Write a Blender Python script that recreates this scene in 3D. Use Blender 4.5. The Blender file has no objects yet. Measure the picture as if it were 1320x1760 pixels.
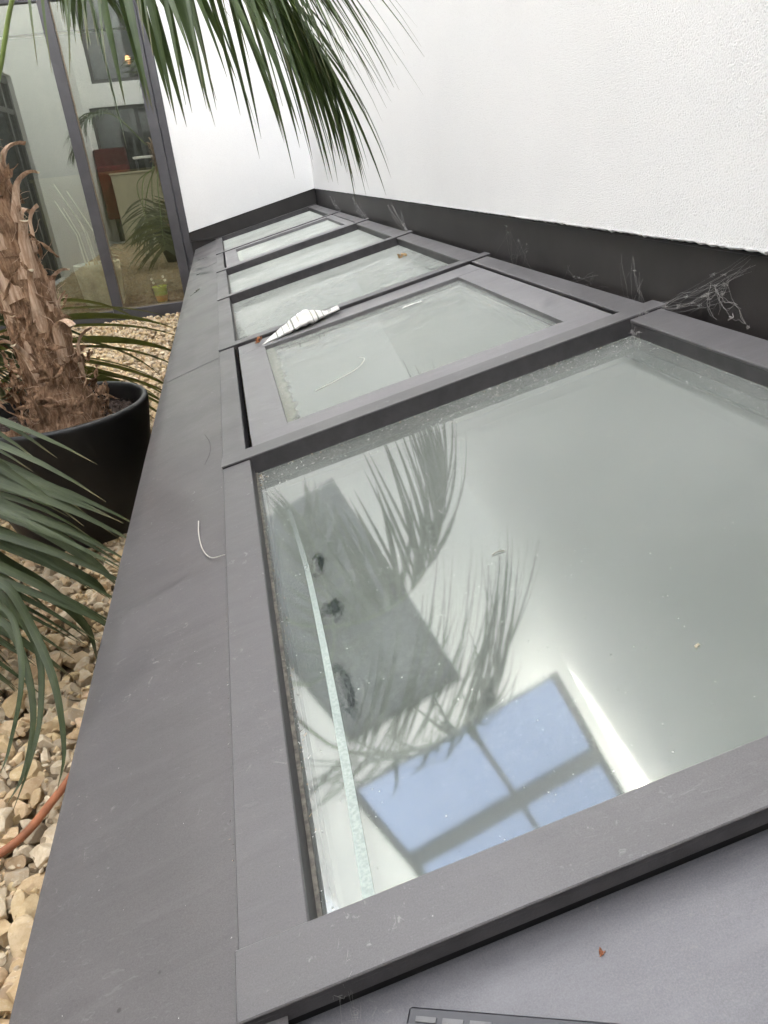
import bpy, math, random
import numpy as np
from mathutils import Vector, Matrix, noise

# ------------------------------------------------------------------ camera, world, sun
scene = bpy.context.scene
COL = scene.collection
f_px, R0, CAM = 1283.101, (-0.4337, 0.1422, -0.1804), Vector((0.0793, -0.2979, 0.4782))
def rodrigues(r):
    r = np.array(r); th = np.linalg.norm(r); k = r/th
    K = np.array([[0,-k[2],k[1]],[k[2],0,-k[0]],[-k[1],k[0],0]])
    return np.eye(3)+np.sin(th)*K+(1-np.cos(th))*K@K
RC = np.array([[1,0,0],[0,0,-1],[0,1,0]], float) @ rodrigues(R0).T
cam_d = bpy.data.cameras.new('camera'); cam = bpy.data.objects.new('camera', cam_d); COL.objects.link(cam)
M = Matrix(((RC[0][0],-RC[1][0],-RC[2][0],CAM.x),(RC[0][1],-RC[1][1],-RC[2][1],CAM.y),(RC[0][2],-RC[1][2],-RC[2][2],CAM.z),(0,0,0,1)))
cam.matrix_world = M
cam_d.sensor_fit = 'VERTICAL'; cam_d.sensor_height = 36; cam_d.lens = f_px/1760*36
cam_d.clip_start = 0.01; cam_d.clip_end = 500
scene.camera = cam

SUN_EL, SUN_DIR = 19.0, Vector((-1.0, 0.06, 0)).normalized()
world = bpy.data.worlds.new('World'); scene.world = world; world.use_nodes = True
wn = world.node_tree; wn.nodes.clear()
sky = wn.nodes.new('ShaderNodeTexSky'); sky.sky_type = 'NISHITA'; sky.sun_disc = False
sky.sun_elevation = math.radians(SUN_EL)
sky.sun_rotation = math.atan2(SUN_DIR.x, SUN_DIR.y)
sky.air_density = 1.0; sky.dust_density = 2.5; sky.ozone_density = 1.0
hs = wn.nodes.new('ShaderNodeHueSaturation'); hs.inputs['Saturation'].default_value = 0.30
bg = wn.nodes.new('ShaderNodeBackground'); bg.inputs['Strength'].default_value = 0.15
wo = wn.nodes.new('ShaderNodeOutputWorld')
tint = wn.nodes.new('ShaderNodeMix'); tint.data_type='RGBA'; tint.blend_type='MULTIPLY'; tint.inputs[0].default_value=1
tint.inputs[7].default_value=(1.0,.955,.90,1)     # warm multiply offsets the blue cast, as white balance
wn.links.new(sky.outputs[0], hs.inputs['Color']); wn.links.new(hs.outputs[0], tint.inputs[6]); wn.links.new(tint.outputs[2], bg.inputs[0]); wn.links.new(bg.outputs[0], wo.inputs[0])
sd = bpy.data.lights.new('sun', 'SUN'); sd.energy = 3.6; sd.angle = math.radians(0.5); sd.color = (1, .95, .87)
sun = bpy.data.objects.new('sun', sd); COL.objects.link(sun)
sv = Vector((SUN_DIR.x*math.cos(math.radians(SUN_EL)), SUN_DIR.y*math.cos(math.radians(SUN_EL)), math.sin(math.radians(SUN_EL))))
sun.rotation_euler = sv.to_track_quat('Z', 'Y').to_euler(); sun.location = (-5, 3, 12)
scene.view_settings.view_transform = 'Standard'; scene.view_settings.look = 'None'
scene.view_settings.exposure = 4.48; scene.view_settings.gamma = 1
scene.render.engine = 'CYCLES'
scene.cycles.max_bounces = 10; scene.cycles.diffuse_bounces = 8; scene.cycles.glossy_bounces = 5
scene.cycles.transparent_max_bounces = 12
scene.cycles.caustics_reflective = False; scene.cycles.caustics_refractive = False

# ------------------------------------------------------------------ numbers
S = 0.2017                                   # slope of the rooflight
W, L, XW, ZW, HW = 0.8778, 6.3477, 0.8600, 0.1758, 0.1143
UL, UR, GH = 0.0528, 0.8053, -0.035          # strip edges, glass depth
GZ = -0.52                                   # gravel level
WB = ZW + HW                                 # lower edge of the white wall
def sl(u, v, h=0.0):
    return Vector((u*math.cos(S)-h*math.sin(S), v, u*math.sin(S)+h*math.cos(S)))

# ------------------------------------------------------------------ object helpers
def tag(o, label=None, cat=None, group=None, kind=None):
    if label: o['label'] = label
    if cat: o['category'] = cat
    if group: o['group'] = group
    if kind: o['kind'] = kind
    return o
def empty(name, loc=(0,0,0), rot=(0,0,0)):
    o = bpy.data.objects.new(name, None); COL.objects.link(o); o.location = loc; o.rotation_euler = rot
    o.empty_display_size = .05
    return o
class MB:
    def __init__(s): s.v=[]; s.f=[]; s.uv=[]; s.m=[]
    def face(s, pts, uv=None, m=0):
        b=len(s.v); s.v += [tuple(p) for p in pts]; s.f.append(tuple(range(b,b+len(pts))))
        s.uv += list(uv) if uv else [(0,0)]*len(pts); s.m.append(m)
    def grid(s, P, uvf=None, m=0, close=False):
        n=len(P); k=len(P[0]); b=len(s.v)
        for r in P: s.v += [tuple(q) for q in r]
        for i in range(n-1):
            for j in range(k if close else k-1):
                j2=(j+1)%k
                s.f.append((b+i*k+j,b+i*k+j2,b+(i+1)*k+j2,b+(i+1)*k+j)); s.m.append(m)
                u0,u1,v0,v1=j/(k-1),(j+1)/(k-1),i/(n-1),(i+1)/(n-1)
                s.uv += [(u0,v0),(u1,v0),(u1,v1),(u0,v1)]
    def box(s, x0,x1,y0,y1,z0,z1, m=0, bev=0):
        if bev<=0:
            c=[(x0,y0,z0),(x1,y0,z0),(x1,y1,z0),(x0,y1,z0),(x0,y0,z1),(x1,y0,z1),(x1,y1,z1),(x0,y1,z1)]
            b=len(s.v); s.v+=c
            for q in ((3,2,1,0),(4,5,6,7),(0,1,5,4),(1,2,6,5),(2,3,7,6),(3,0,4,7)):
                s.f.append(tuple(b+i for i in q)); s.uv+=[(0,0),(1,0),(1,1),(0,1)]; s.m.append(m)
        else:
            # chamfered box
            e=bev; b=len(s.v); idx={}
            for sx in (0,1):
                for sy in (0,1):
                    for sz in (0,1):
                        X,Y,Z=(x0,x1)[sx],(y0,y1)[sy],(z0,z1)[sz]
                        dx,dy,dz=e*(1-2*sx),e*(1-2*sy),e*(1-2*sz)
                        for a,p in enumerate(((X,Y+dy,Z+dz),(X+dx,Y,Z+dz),(X+dx,Y+dy,Z))):
                            idx[(sx,sy,sz,a)]=len(s.v); s.v.append(p)
            def F(l):
                s.f.append(tuple(idx[k] for k in l)); s.uv+=[(0,0)]*len(l); s.m.append(m)
            for t in (0,1):
                o=lambda l: l if t else l[::-1]
                F(o([(t,0,0,0),(t,1,0,0),(t,1,1,0),(t,0,1,0)]))
                F(o([(0,t,0,1),(0,t,1,1),(1,t,1,1),(1,t,0,1)]))
                F(o([(0,0,t,2),(1,0,t,2),(1,1,t,2),(0,1,t,2)]))
            for p in (0,1):
                for q in (0,1):
                    F([(0,p,q,1),(1,p,q,1),(1,p,q,2),(0,p,q,2)])
                    F([(p,0,q,0),(p,1,q,0),(p,1,q,2),(p,0,q,2)])
                    F([(p,q,0,0),(p,q,1,0),(p,q,1,1),(p,q,0,1)])
            for sx in (0,1):
                for sy in (0,1):
                    for sz in (0,1): F([(sx,sy,sz,0),(sx,sy,sz,1),(sx,sy,sz,2)])
    def tube(s, pts, r, n=8, m=0, cap=True):
        pts=[Vector(p) for p in pts]; rings=[]
        rr = r if isinstance(r,(list,tuple)) else [r]*len(pts)
        ref=Vector((0.31,0.2,1)).normalized(); prev=None
        for i,p in enumerate(pts):
            t=(pts[min(i+1,len(pts)-1)]-pts[max(i-1,0)]).normalized()
            a = prev if prev else (ref if abs(t.dot(ref))<.95 else Vector((1,0,0)))
            a=(a-t*a.dot(t)).normalized(); prev=a; b=t.cross(a)
            rings.append([p+(a*math.cos(k*2*math.pi/n)+b*math.sin(k*2*math.pi/n))*rr[i] for k in range(n)])
        s.grid(rings, m=m, close=True)
        if cap:
            s.face(rings[0][::-1], m=m); s.face(rings[-1], m=m)
    def lathe(s, prof, c, n=48, m=0, wob=None):
        rings=[]
        for (r,z) in prof:
            rings.append([Vector((c[0]+r*math.cos(k*2*math.pi/n), c[1]+r*math.sin(k*2*math.pi/n), c[2]+z)) for k in range(n)])
        s.grid(rings, m=m, close=True)
    def build(s, name, mats, parent=None, smooth=False, recalc=True, angle=None):
        me=bpy.data.meshes.new(name); me.from_pydata(s.v,[],s.f)
        uvl=me.uv_layers.new(name='UVMap'); uvl.data.foreach_set('uv',[c for p in s.uv for c in p])
        if not isinstance(mats,(list,tuple)): mats=[mats]
        for mt in mats: me.materials.append(mt)
        me.polygons.foreach_set('material_index', s.m)
        if recalc:
            import bmesh
            bm=bmesh.new(); bm.from_mesh(me); bmesh.ops.recalc_face_normals(bm, faces=bm.faces); bm.to_mesh(me); bm.free()
        if smooth: me.polygons.foreach_set('use_smooth',[True]*len(me.polygons))
        if smooth and angle:
            me.set_sharp_from_angle(angle=math.radians(angle))
        me.update()
        o=bpy.data.objects.new(name, me); COL.objects.link(o)
        if parent: o.parent=parent
        return o

# ------------------------------------------------------------------ material helpers
class NT:
    def __init__(s, name):
        s.mat=bpy.data.materials.new(name); s.mat.use_nodes=True; s.t=s.mat.node_tree; s.t.nodes.clear()
        s.out=s.t.nodes.new('ShaderNodeOutputMaterial'); s.tc=s.t.nodes.new('ShaderNodeTexCoord')
    def n(s, typ, **kw):
        nd=s.t.nodes.new(typ)
        for k,v in kw.items(): setattr(nd,k,v)
        return nd
    def set(s, sock, v):
        if hasattr(v,'is_output') or isinstance(v,bpy.types.NodeSocket): s.t.links.new(v,sock)
        else:
            if isinstance(v,(tuple,list)) and len(v)==3 and sock.type=='RGBA': v=(*v,1)
            sock.default_value=v
    def math(s, op, a, b=0.0, c=0.0, clamp=False):
        nd=s.n('ShaderNodeMath',operation=op,use_clamp=clamp); s.set(nd.inputs[0],a); s.set(nd.inputs[1],b)
        if op in('MULTIPLY_ADD','SMOOTH_MIN','COMPARE'): s.set(nd.inputs[2],c)
        return nd.outputs[0]
    def map(s, scale=(1,1,1), loc=(0,0,0), rot=(0,0,0), co='Object'):
        nd=s.n('ShaderNodeMapping'); s.t.links.new(s.tc.outputs[co],nd.inputs[0])
        nd.inputs['Scale'].default_value=scale; nd.inputs['Location'].default_value=loc; nd.inputs['Rotation'].default_value=rot
        return nd.outputs[0]
    def noise(s, scale, detail=4, rough=.6, vec=None, dist=0.0, co='Object'):
        nd=s.n('ShaderNodeTexNoise'); s.t.links.new(vec if vec else s.tc.outputs[co],nd.inputs['Vector'])
        nd.inputs['Scale'].default_value=scale; nd.inputs['Detail'].default_value=detail; nd.inputs['Roughness'].default_value=rough
        nd.inputs['Distortion'].default_value=dist
        return nd.outputs[0]
    def voro(s, scale, vec=None, feat='F1', rand=1.0):
        nd=s.n('ShaderNodeTexVoronoi',feature=feat); s.t.links.new(vec if vec else s.tc.outputs['Object'],nd.inputs['Vector'])
        nd.inputs['Scale'].default_value=scale; nd.inputs['Randomness'].default_value=rand
        return nd
    def ramp(s, fac, lo, hi, a=0.0, b=1.0):
        nd=s.n('ShaderNodeMapRange'); nd.interpolation_type='SMOOTHSTEP'
        s.set(nd.inputs[0],fac); nd.inputs[1].default_value=lo; nd.inputs[2].default_value=hi; nd.inputs[3].default_value=a; nd.inputs[4].default_value=b
        return nd.outputs[0]
    def mix(s, fac, a, b, mode='MIX'):
        nd=s.n('ShaderNodeMix',data_type='RGBA',blend_type=mode); s.set(nd.inputs[0],fac); s.set(nd.inputs[6],a); s.set(nd.inputs[7],b)
        return nd.outputs[2]
    def bump(s, h, strength=.3, dist=.002, normal=None):
        nd=s.n('ShaderNodeBump'); s.set(nd.inputs['Height'],h); nd.inputs['Strength'].default_value=strength; nd.inputs['Distance'].default_value=dist
        if normal: s.t.links.new(normal,nd.inputs['Normal'])
        return nd.outputs[0]
    def pbsdf(s, **kw):
        nd=s.n('ShaderNodeBsdfPrincipled')
        for k,v in kw.items(): s.set(nd.inputs[k.replace('_',' ')],v)
        return nd.outputs[0]
    def finish(s, sh): s.t.links.new(sh,s.out.inputs[0]); return s.mat
    def xyz(s, co='Object'):
        nd=s.n('ShaderNodeSeparateXYZ'); s.t.links.new(s.tc.outputs[co],nd.inputs[0]); return nd.outputs
    def ell(s, cx, cy, rx, ry, rot=0, soft=.4, wob=None, X=None, Y=None):
        """soft ellipse mask in object x,y"""
        x,y=X,Y
        dx=s.math('SUBTRACT',x,cx); dy=s.math('SUBTRACT',y,cy)
        c,sn=math.cos(rot),math.sin(rot)
        a=s.math('DIVIDE',s.math('ADD',s.math('MULTIPLY',dx,c),s.math('MULTIPLY',dy,sn)),rx)
        b=s.math('DIVIDE',s.math('SUBTRACT',s.math('MULTIPLY',dy,c),s.math('MULTIPLY',dx,sn)),ry)
        d=s.math('SQRT',s.math('ADD',s.math('MULTIPLY',a,a),s.math('MULTIPLY',b,b)))
        if wob: d=s.math('ADD',d,wob)
        return s.ramp(d,1-soft,1+soft,1,0)

def simple(name, col, rough=.6, spec=.5, nscale=20, var=.15, bump=0, bscale=200, metal=0):
    t=NT(name); nz=t.noise(nscale)
    c=t.mix(t.ramp(nz,.3,.7), tuple(k*(1-var) for k in col), tuple(min(1,k*(1+var)) for k in col))
    kw=dict(Base_Color=c,Roughness=rough,Specular_IOR_Level=spec,Metallic=metal)
    if bump: kw['Normal']=t.bump(t.noise(bscale,3),bump,.002)
    return t.finish(t.pbsdf(**kw))

def metal_mat(name, base, stains=(), dust=.55, rough=.42, scr=True):
    t=NT(name); x,y,z=t.xyz()
    n1=t.noise(3.2,6,.65); n2=t.noise(28,4,.6); fine=t.noise(900,2,.7)
    d=t.ramp(n1,.35,.72); c0=tuple(base); c1=tuple(k*1.28+.008 for k in base)
    c=t.mix(t.math('MULTIPLY',d,dust),c0,c1)
    c=t.mix(t.math('MULTIPLY',t.ramp(n2,.5,.75),.28),c,tuple(k*.82 for k in base))
    c=t.mix(t.math('MULTIPLY',t.ramp(fine,.35,.75),.42),c,tuple(k*1.8 for k in base)); c=t.mix(t.math('MULTIPLY',t.ramp(t.noise(420,3,.7,vec=t.map(loc=(3,3,3))),.5,.7),.30),c,tuple(k*.6 for k in base)); c=t.mix(t.math('MULTIPLY',t.ramp(t.noise(9,6,.75,dist=.6),.5,.72),.35),c,tuple(k*1.55 for k in base))
    # dried water marks: short pale scale like streaks
    m=t.map(scale=(30,75,30),rot=(0,0,.5)); st=t.noise(2.2,5,.7,vec=m,dist=1.2)
    c=t.mix(t.math('MULTIPLY',t.ramp(st,  .58,.68),t.math('MULTIPLY',t.ramp(t.noise(5,2),.40,.58),.42)),c,(.17,.165,.165))
    # specks of lime and dirt
    v=t.voro(42); sp=t.ramp(v.outputs['Distance'],.018,.04,1,0); sel=t.ramp(t.noise(60,0),.62,.64)
    c=t.mix(t.math('MULTIPLY',sp,t.math('MULTIPLY',sel,.75)),c,(.5,.49,.47))
    v2=t.voro(26,vec=t.map(loc=(3.3,1.1,0))); sp2=t.ramp(v2.outputs['Distance'],.03,.06,1,0)
    c=t.mix(t.math('MULTIPLY',sp2,t.math('MULTIPLY',t.ramp(t.noise(37,0,vec=t.map(loc=(7,2,1))),.6,.62),.7)),c,(.02,.018,.015))
    # rain runs across the fall and scuffed dusty patches
    run=t.noise(6,5,.7,vec=t.map(scale=(1.2,9,1.2)),dist=.4); c=t.mix(t.math('MULTIPLY',t.ramp(run,.48,.70),.28),c,tuple(k*1.5+.01 for k in base))
    run2=t.noise(3,5,.75,vec=t.map(scale=(1.5,5,1.5),loc=(5,2,0)),dist=.8); c=t.mix(t.math('MULTIPLY',t.ramp(run2,.5,.66),.22),c,tuple(k*.66 for k in base))
    sc=t.noise(75,4,.8,dist=.8,vec=t.map(loc=(1,7,3))); c=t.mix(t.math('MULTIPLY',t.ramp(sc,.60,.72),t.math('MULTIPLY',t.ramp(t.noise(6,3,.6,vec=t.map(loc=(9,1,3))),.45,.60),.75)),c,(.22,.215,.21))
    wob=t.math('MULTIPLY',t.math('SUBTRACT',t.noise(14,5,.7),.5),1.6)
    rg=t.ramp(n1,.3,.8,rough-.06,rough+.14)
    for (cx,cy,rx,ry,rot,col,a) in stains:
        mk=t.ell(cx,cy,rx,ry,rot,.35,wob,x,y); c=t.mix(t.math('MULTIPLY',mk,a),c,col)
        rg=t.math('SUBTRACT',rg,t.math('MULTIPLY',mk,.12))
    if scr:
        ms=t.map(scale=(6,1.2,3),rot=(0,0,.4)); s1=t.noise(9,1,.5,vec=ms,dist=3)
        ln=t.ramp(t.math('ABSOLUTE',t.math('SUBTRACT',s1,.5)),0,.004,1,0)
        c=t.mix(t.math('MULTIPLY',ln,t.math('MULTIPLY',t.ramp(t.noise(4,1),.55,.7),.3)),c,(.17,.165,.165))
    b=t.bump(t.math('ADD',fine,t.math('MULTIPLY',n2,1.5)),.10,.0012)
    return t.finish(t.pbsdf(Base_Color=c,Roughness=rg,Specular_IOR_Level=.5,Normal=b))

def plaster_mat():
    t=NT('white_plaster'); n=t.noise(330,3,.6); n2=t.noise(130,3,.5)
    big=t.noise(1.1,4,.55); st=t.noise(3,4,.6,vec=t.map(scale=(5,5,.6)))
    c=t.mix(t.ramp(big,.3,.7),(.84,.84,.835),(.88,.88,.87))
    c=t.mix(t.math('MULTIPLY',t.ramp(st,.58,.85),.08),c,(.70,.70,.68))
    c=t.mix(t.math('MULTIPLY',t.ramp(n,.30,.48,1,0),.42),c,(.60,.60,.59))  # pits of the stipple darkened: their shade is put into the colour
    h=t.math('ADD',t.math('MULTIPLY',t.ramp(n,.35,.62),1.0),t.math('MULTIPLY',n2,.9))
    return t.finish(t.pbsdf(Base_Color=c,Roughness=.92,Specular_IOR_Level=.2,Normal=t.bump(h,.8,.0017)))

M_FRAME=metal_mat('grey_powder_coat',(.080,.076,.077))
M_FRAMEL=metal_mat('pale_grey_powder_coat',(.145,.141,.143),dust=.35,scr=False)
M_KERB=metal_mat('grey_sheet_metal',(.071,.066,.067),stains=[
    (-.085,4.35,.025,.16,.35,(.020,.022,.024),.85),(-.13,4.75,.02,.12,.2,(.022,.024,.026),.6),(-.12,3.7,.02,.10,-.3,(.028,.029,.031),.45),
    (-.10,5.3,.04,.12,.3,(.025,.025,.028),.5),(-.11,.655,.065,.007,.13,(.045,.042,.042),.4)])
M_APRON=metal_mat('lower_grey_sheet',(.108,.106,.114),dust=.2,scr=False)
M_DARK=simple('dark_flashing_metal',(.020,.0175,.017),.42,.5,6,.3,.12,600)
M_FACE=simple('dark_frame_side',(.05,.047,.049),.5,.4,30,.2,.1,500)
M_DOOR=simple('anthracite_door_frame',(.062,.06,.066),.4,.5,8,.12)
M_GAP=simple('black_gap_fill',(.008,.008,.008),.7,.3)
M_PLASTER=plaster_mat()

# ------------------------------------------------------------------ ground
mb=MB(); mb.box(-9,9,-9,16,GZ-.3,GZ-.045)
tag(mb.build('ground', simple('soil_under_gravel',(.30,.24,.16),.95,.1,30,.4)), kind='structure')

def gravel():
    rnd=random.Random(5); import bmesh
    def proto(sub, seed):
        bm=bmesh.new(); bmesh.ops.create_icosphere(bm,subdivisions=sub,radius=1)
        r=random.Random(seed); V=np.array([v.co[:] for v in bm.verts]); F=[[v.index for v in f.verts] for f in bm.faces]; bm.free()
        for _ in range(9):
            n=np.array([r.gauss(0,1) for _ in range(3)]); n/=np.linalg.norm(n); d=r.uniform(.42,.80)
            e=V@n-d; V=V-np.outer(np.clip(e,0,None),n)
        V*=np.array([r.uniform(1.0,1.35),r.uniform(.75,1.0),r.uniform(.5,.8)])
        V+=np.array([[noise.noise(Vector(p)*2.5+Vector((seed,0,0)))*.035]*3 for p in V])
        return V,np.array(F)
    hi=[proto(3,i) for i in range(14)]; lo=[proto(2,i+50) for i in range(10)]
    VV=[];FF=[];CC=[];off=0
    def put(x,y,z,s,near):
        nonlocal off
        V,F=rnd.choice(hi if near else lo)
        e=Matrix.Rotation(rnd.uniform(0,6.28),3,'Z')@Matrix.Rotation(rnd.gauss(0,.45),3,'X')@Matrix.Rotation(rnd.gauss(0,.45),3,'Y')
        P=V@np.array(e).T*s+np.array([x,y,z]); VV.append(P); FF.append(F+off); off+=len(P)
        g=rnd.random()
        if g<.60: k=rnd.uniform(0.59,0.78); c=(k,k*rnd.uniform(.78,.84),k*rnd.uniform(.52,.62))
        elif g<.88: k=rnd.uniform(0.68,0.83); c=(k,k*.90,k*.74)
        else: k=rnd.uniform(0.42,0.57); c=(k,k*.88,k*.72)
        CC.append(np.tile([*c,1],(len(P),1)))
    y=-2.6
    while y<6.28:
        near = .2<y<2.2; step=.030 if near else .036
        x=-1.97
        while x<-.21:
            # nothing of the gravel shows under the pot
            put(x+rnd.uniform(-.012,.012),y+rnd.uniform(-.012,.012),GZ-.02+rnd.uniform(-.012,.012),rnd.choice([.009,.013,.016,.020,.024,.028,.032]) if near else rnd.uniform(.014,.024),near)
            x+=step
        y+=step
    for _ in range(5200):
        yy=rnd.uniform(.15,2.4); put(rnd.uniform(-1.3,-.2),yy,GZ-.012+rnd.uniform(-.006,.010),rnd.uniform(.0035,.008),False)
    V=np.concatenate(VV);F=np.concatenate(FF);Cc=np.concatenate(CC)
    me=bpy.data.meshes.new('gravel'); me.vertices.add(len(V)); me.vertices.foreach_set('co',V.ravel())
    me.loops.add(F.size); me.loops.foreach_set('vertex_index',F.ravel().astype(np.int32))
    me.polygons.add(len(F)); me.polygons.foreach_set('loop_start',np.arange(0,F.size,3,dtype=np.int32)); me.polygons.foreach_set('loop_total',np.full(len(F),3,dtype=np.int32))
    me.update(calc_edges=True)
    at=me.color_attributes.new('stone_colour','FLOAT_COLOR','POINT'); at.data.foreach_set('color',Cc.ravel())
    me.polygons.foreach_set('use_smooth',[True]*len(F)); me.set_sharp_from_angle(angle=math.radians(24))
    t=NT('limestone_gravel'); a=t.n('ShaderNodeAttribute',attribute_name='stone_colour')
    n=t.noise(70,5,.65); c=t.mix(1.0,a.outputs['Color'],(.84,.80,.72),'MULTIPLY'); c=t.mix(t.math('MULTIPLY',t.ramp(n,.35,.65,1,0),.38),c,(.36,.23,.10))
    c=t.mix(t.math('MULTIPLY',t.ramp(t.noise(160,4,.7),.55,.75),.35),c,(.72,.67,.56))
    me.materials.append(t.finish(t.pbsdf(Base_Color=c,Roughness=.85,Specular_IOR_Level=.3,Normal=t.bump(t.noise(220,5,.7),.5,.003))))
    o=bpy.data.objects.new('gravel',me); COL.objects.link(o); tag(o,'loose pale beige limestone gravel covering the courtyard floor','gravel',kind='stuff')
gravel()

# ------------------------------------------------------------------ walls
def panel(mb, axis, c, a0,a1,b0,b1, holes=(), t=.25, side=1, m=0, rev=.10, step=None):
    """wall face perpendicular to axis at coordinate c with rectangular holes (a0,a1,b0,b1) and their reveals; side = outward sign"""
    As=sorted({a0,a1,*[h[0] for h in holes],*[h[1] for h in holes]}); Bs=sorted({b0,b1,*[h[2] for h in holes],*[h[3] for h in holes]})
    P=(lambda a,b,cc=c:(cc,a,b)) if axis=='x' else (lambda a,b,cc=c:(a,cc,b))
    for i in range(len(As)-1):
        for j in range(len(Bs)-1):
            A,B_=(As[i]+As[i+1])/2,(Bs[j]+Bs[j+1])/2
            if any(h[0]<A<h[1] and h[2]<B_<h[3] for h in holes): continue
            q=[P(As[i],Bs[j]),P(As[i+1],Bs[j]),P(As[i+1],Bs[j+1]),P(As[i],Bs[j+1])]
            flip=(axis=='x')!=(side>0)
            mb.face(q[::-1] if flip else q,m=m)
    for h in holes:
        d=c-side*rev
        cs=[(h[0],h[2]),(h[1],h[2]),(h[1],h[3]),(h[0],h[3])]
        for k in range(4):
            a,b=cs[k],cs[(k+1)%4]; mb.face([P(*a),P(*b),P(b[0],b[1],d),P(a[0],a[1],d)],m=m)

# right hand white wall, plaster edge ragged along its foot
wr=empty('white_wall',(XW,2,WB)); tag(wr,'tall white stippled plaster wall along the right side of the skylight','wall')
def child(o,p):
    o.parent=p; o.matrix_parent_inverse=p.matrix_world.inverted() if False else Matrix.Translation(-Vector(p.location)); return o
RH=8.0
mb=MB(); ys=[-3.0+i*.006 for i in range(int((L+3.0)/.006)+1)]; ys[-1]=L
def rag(y):
    near=max(0,min(1,(3.2-y)/2.0)); return WB+.0035*near*(noise.noise(Vector((y*60,1,0)))+.6*noise.noise(Vector((y*190,3,0))))+.0012*noise.noise(Vector((y*9,7,0)))
P=[]
for y in ys:
    z=rag(y); lip=.0016*noise.noise(Vector((y*130,5,0)))
    P.append([(XW+.020,y,z+.002),(XW+.004,y,z-.0005),(XW-.0006+lip,y,z+.003),(XW,y,z+.008),(XW,y,z+.5)])
# top row continues up to the eaves
for r in P: r[-1]=(XW,r[0][1],WB+.4)
mb.grid([[q for q in r] for r in P])
mb.face([(XW,-3.0,WB+.4),(XW,L,WB+.4),(XW,L,RH),(XW,-3.0,RH)])
mb.face([(XW,-3.0,RH),(XW,L,RH),(XW+.4,L,RH),(XW+.4,-3.0,RH)]); mb.face([(XW+.4,-3.0,RH),(XW+.4,L+.3,RH),(XW+.4,L+.3,-.8),(XW+.4,-3.0,-.8)])
mb.face([(XW,-3.0,WB+.006),(XW,-3.0,RH),(XW+.4,-3.0,RH),(XW+.4,-3.0,WB+.006)])
child(mb.build('wall_plaster',M_PLASTER,recalc=False),wr)
# dark upstand flashing between skylight and wall
mb=MB(); 
mb.box(XW+.012,XW+.016,-3.0,L-.0005,-.8,WB-.004)
mb.tube([(XW+.0105,-3.0,WB-.0055),(XW+.0105,L,WB-.0055)],.0022,6)
child(mb.build('flashing',M_DARK,smooth=True,angle=30),wr)
mb=MB(); mb.box(XW+.0165,XW+.3,-3.0,L,-.8,WB+.02); child(mb.build('light_stop_core',M_GAP),wr)

m=MB(); m.box(XW+.0125,XW+.39,L+.001,L+.3,-.8,2); child(m.build('light_stop_corner',M_GAP),wr)  # black block added to stop light leaking in at the corner
# building across the end
XD=-.2026; DT=1.78; XL=-2.0
bb=empty('end_building',(-.6,L,GZ)); tag(bb,'white plastered building closing the far end, with full height glazed door','building')
BH=9.2
W1=(-1.75,-.25,2.28,5.25); W2=(-2.15,.74,5.84,8.6)
mb=MB()
panel(mb,'y',L,XL-.2,XW,1.5,BH,holes=[W1,W2],side=-1)
# panel goes down right of the door: sloping foot above flashing
def zf(x): return .068+(x-XD)*(WB-.068)/(XW-XD)
panel(mb,'y',L,XL-.2,XD,DT,DT+.0001,side=-1)
mb2=MB()
n=60; row=[]
for i in range(n+1):
    x=XD+.004+(XW-XD-.004)*i/n; row.append([(x,L+.012,zf(x)),(x,L,zf(x)+.002),(x,L,1.5)])
mb2.grid(row)
mb2.face([(XD+.004,L,1.5),(XD+.004,L+.1,1.5),(XD+.004,L+.1,zf(XD)),(XD+.004,L,zf(XD))])
# rebuild upper panel with the door opening removed
mb=MB(); panel(mb,'y',L,-3.2,XW,1.5,BH,holes=[W1,W2,(XL-.2+.001,XD+.004,1.5,DT)],side=-1)
mb.face([(-3.2,L,BH),(XW+.4,L,BH),(XW+.4,L+.4,BH),(-3.2,L+.4,BH)])
mb.v+=[];
b0=len(mb.v); mb.v+=mb2.v; mb.f+=[tuple(k+b0 for k in f) for f in mb2.f]; mb.uv+=mb2.uv; mb.m+=mb2.m
child(mb.build('wall_plaster',M_PLASTER,recalc=False),bb)
mb=MB()
mb.face([(XD+.003,L+.010,-.2),(XW+.011,L+.010,-.2),(XW+.011,L+.010,WB-.004),(XD+.003,L+.010,zf(XD)-.004)])
mb.tube([(XD+.003,L+.009,zf(XD)-.005),(XW+.011,L+.009,WB-.005)],.0022,6)
mb.box(XD+.003,XW+.01,L-.004,L+.009,-.001,.0,)
child(mb.build('flashing',M_DARK,recalc=False),bb)
m=MB(); m.box(XD+.006,XW+.012,L+.0135,L+.3,-.8,1.4); child(m.build('light_stop_core',M_GAP),bb)  # black block added behind the flashing against light leaking at the wall foot

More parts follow.
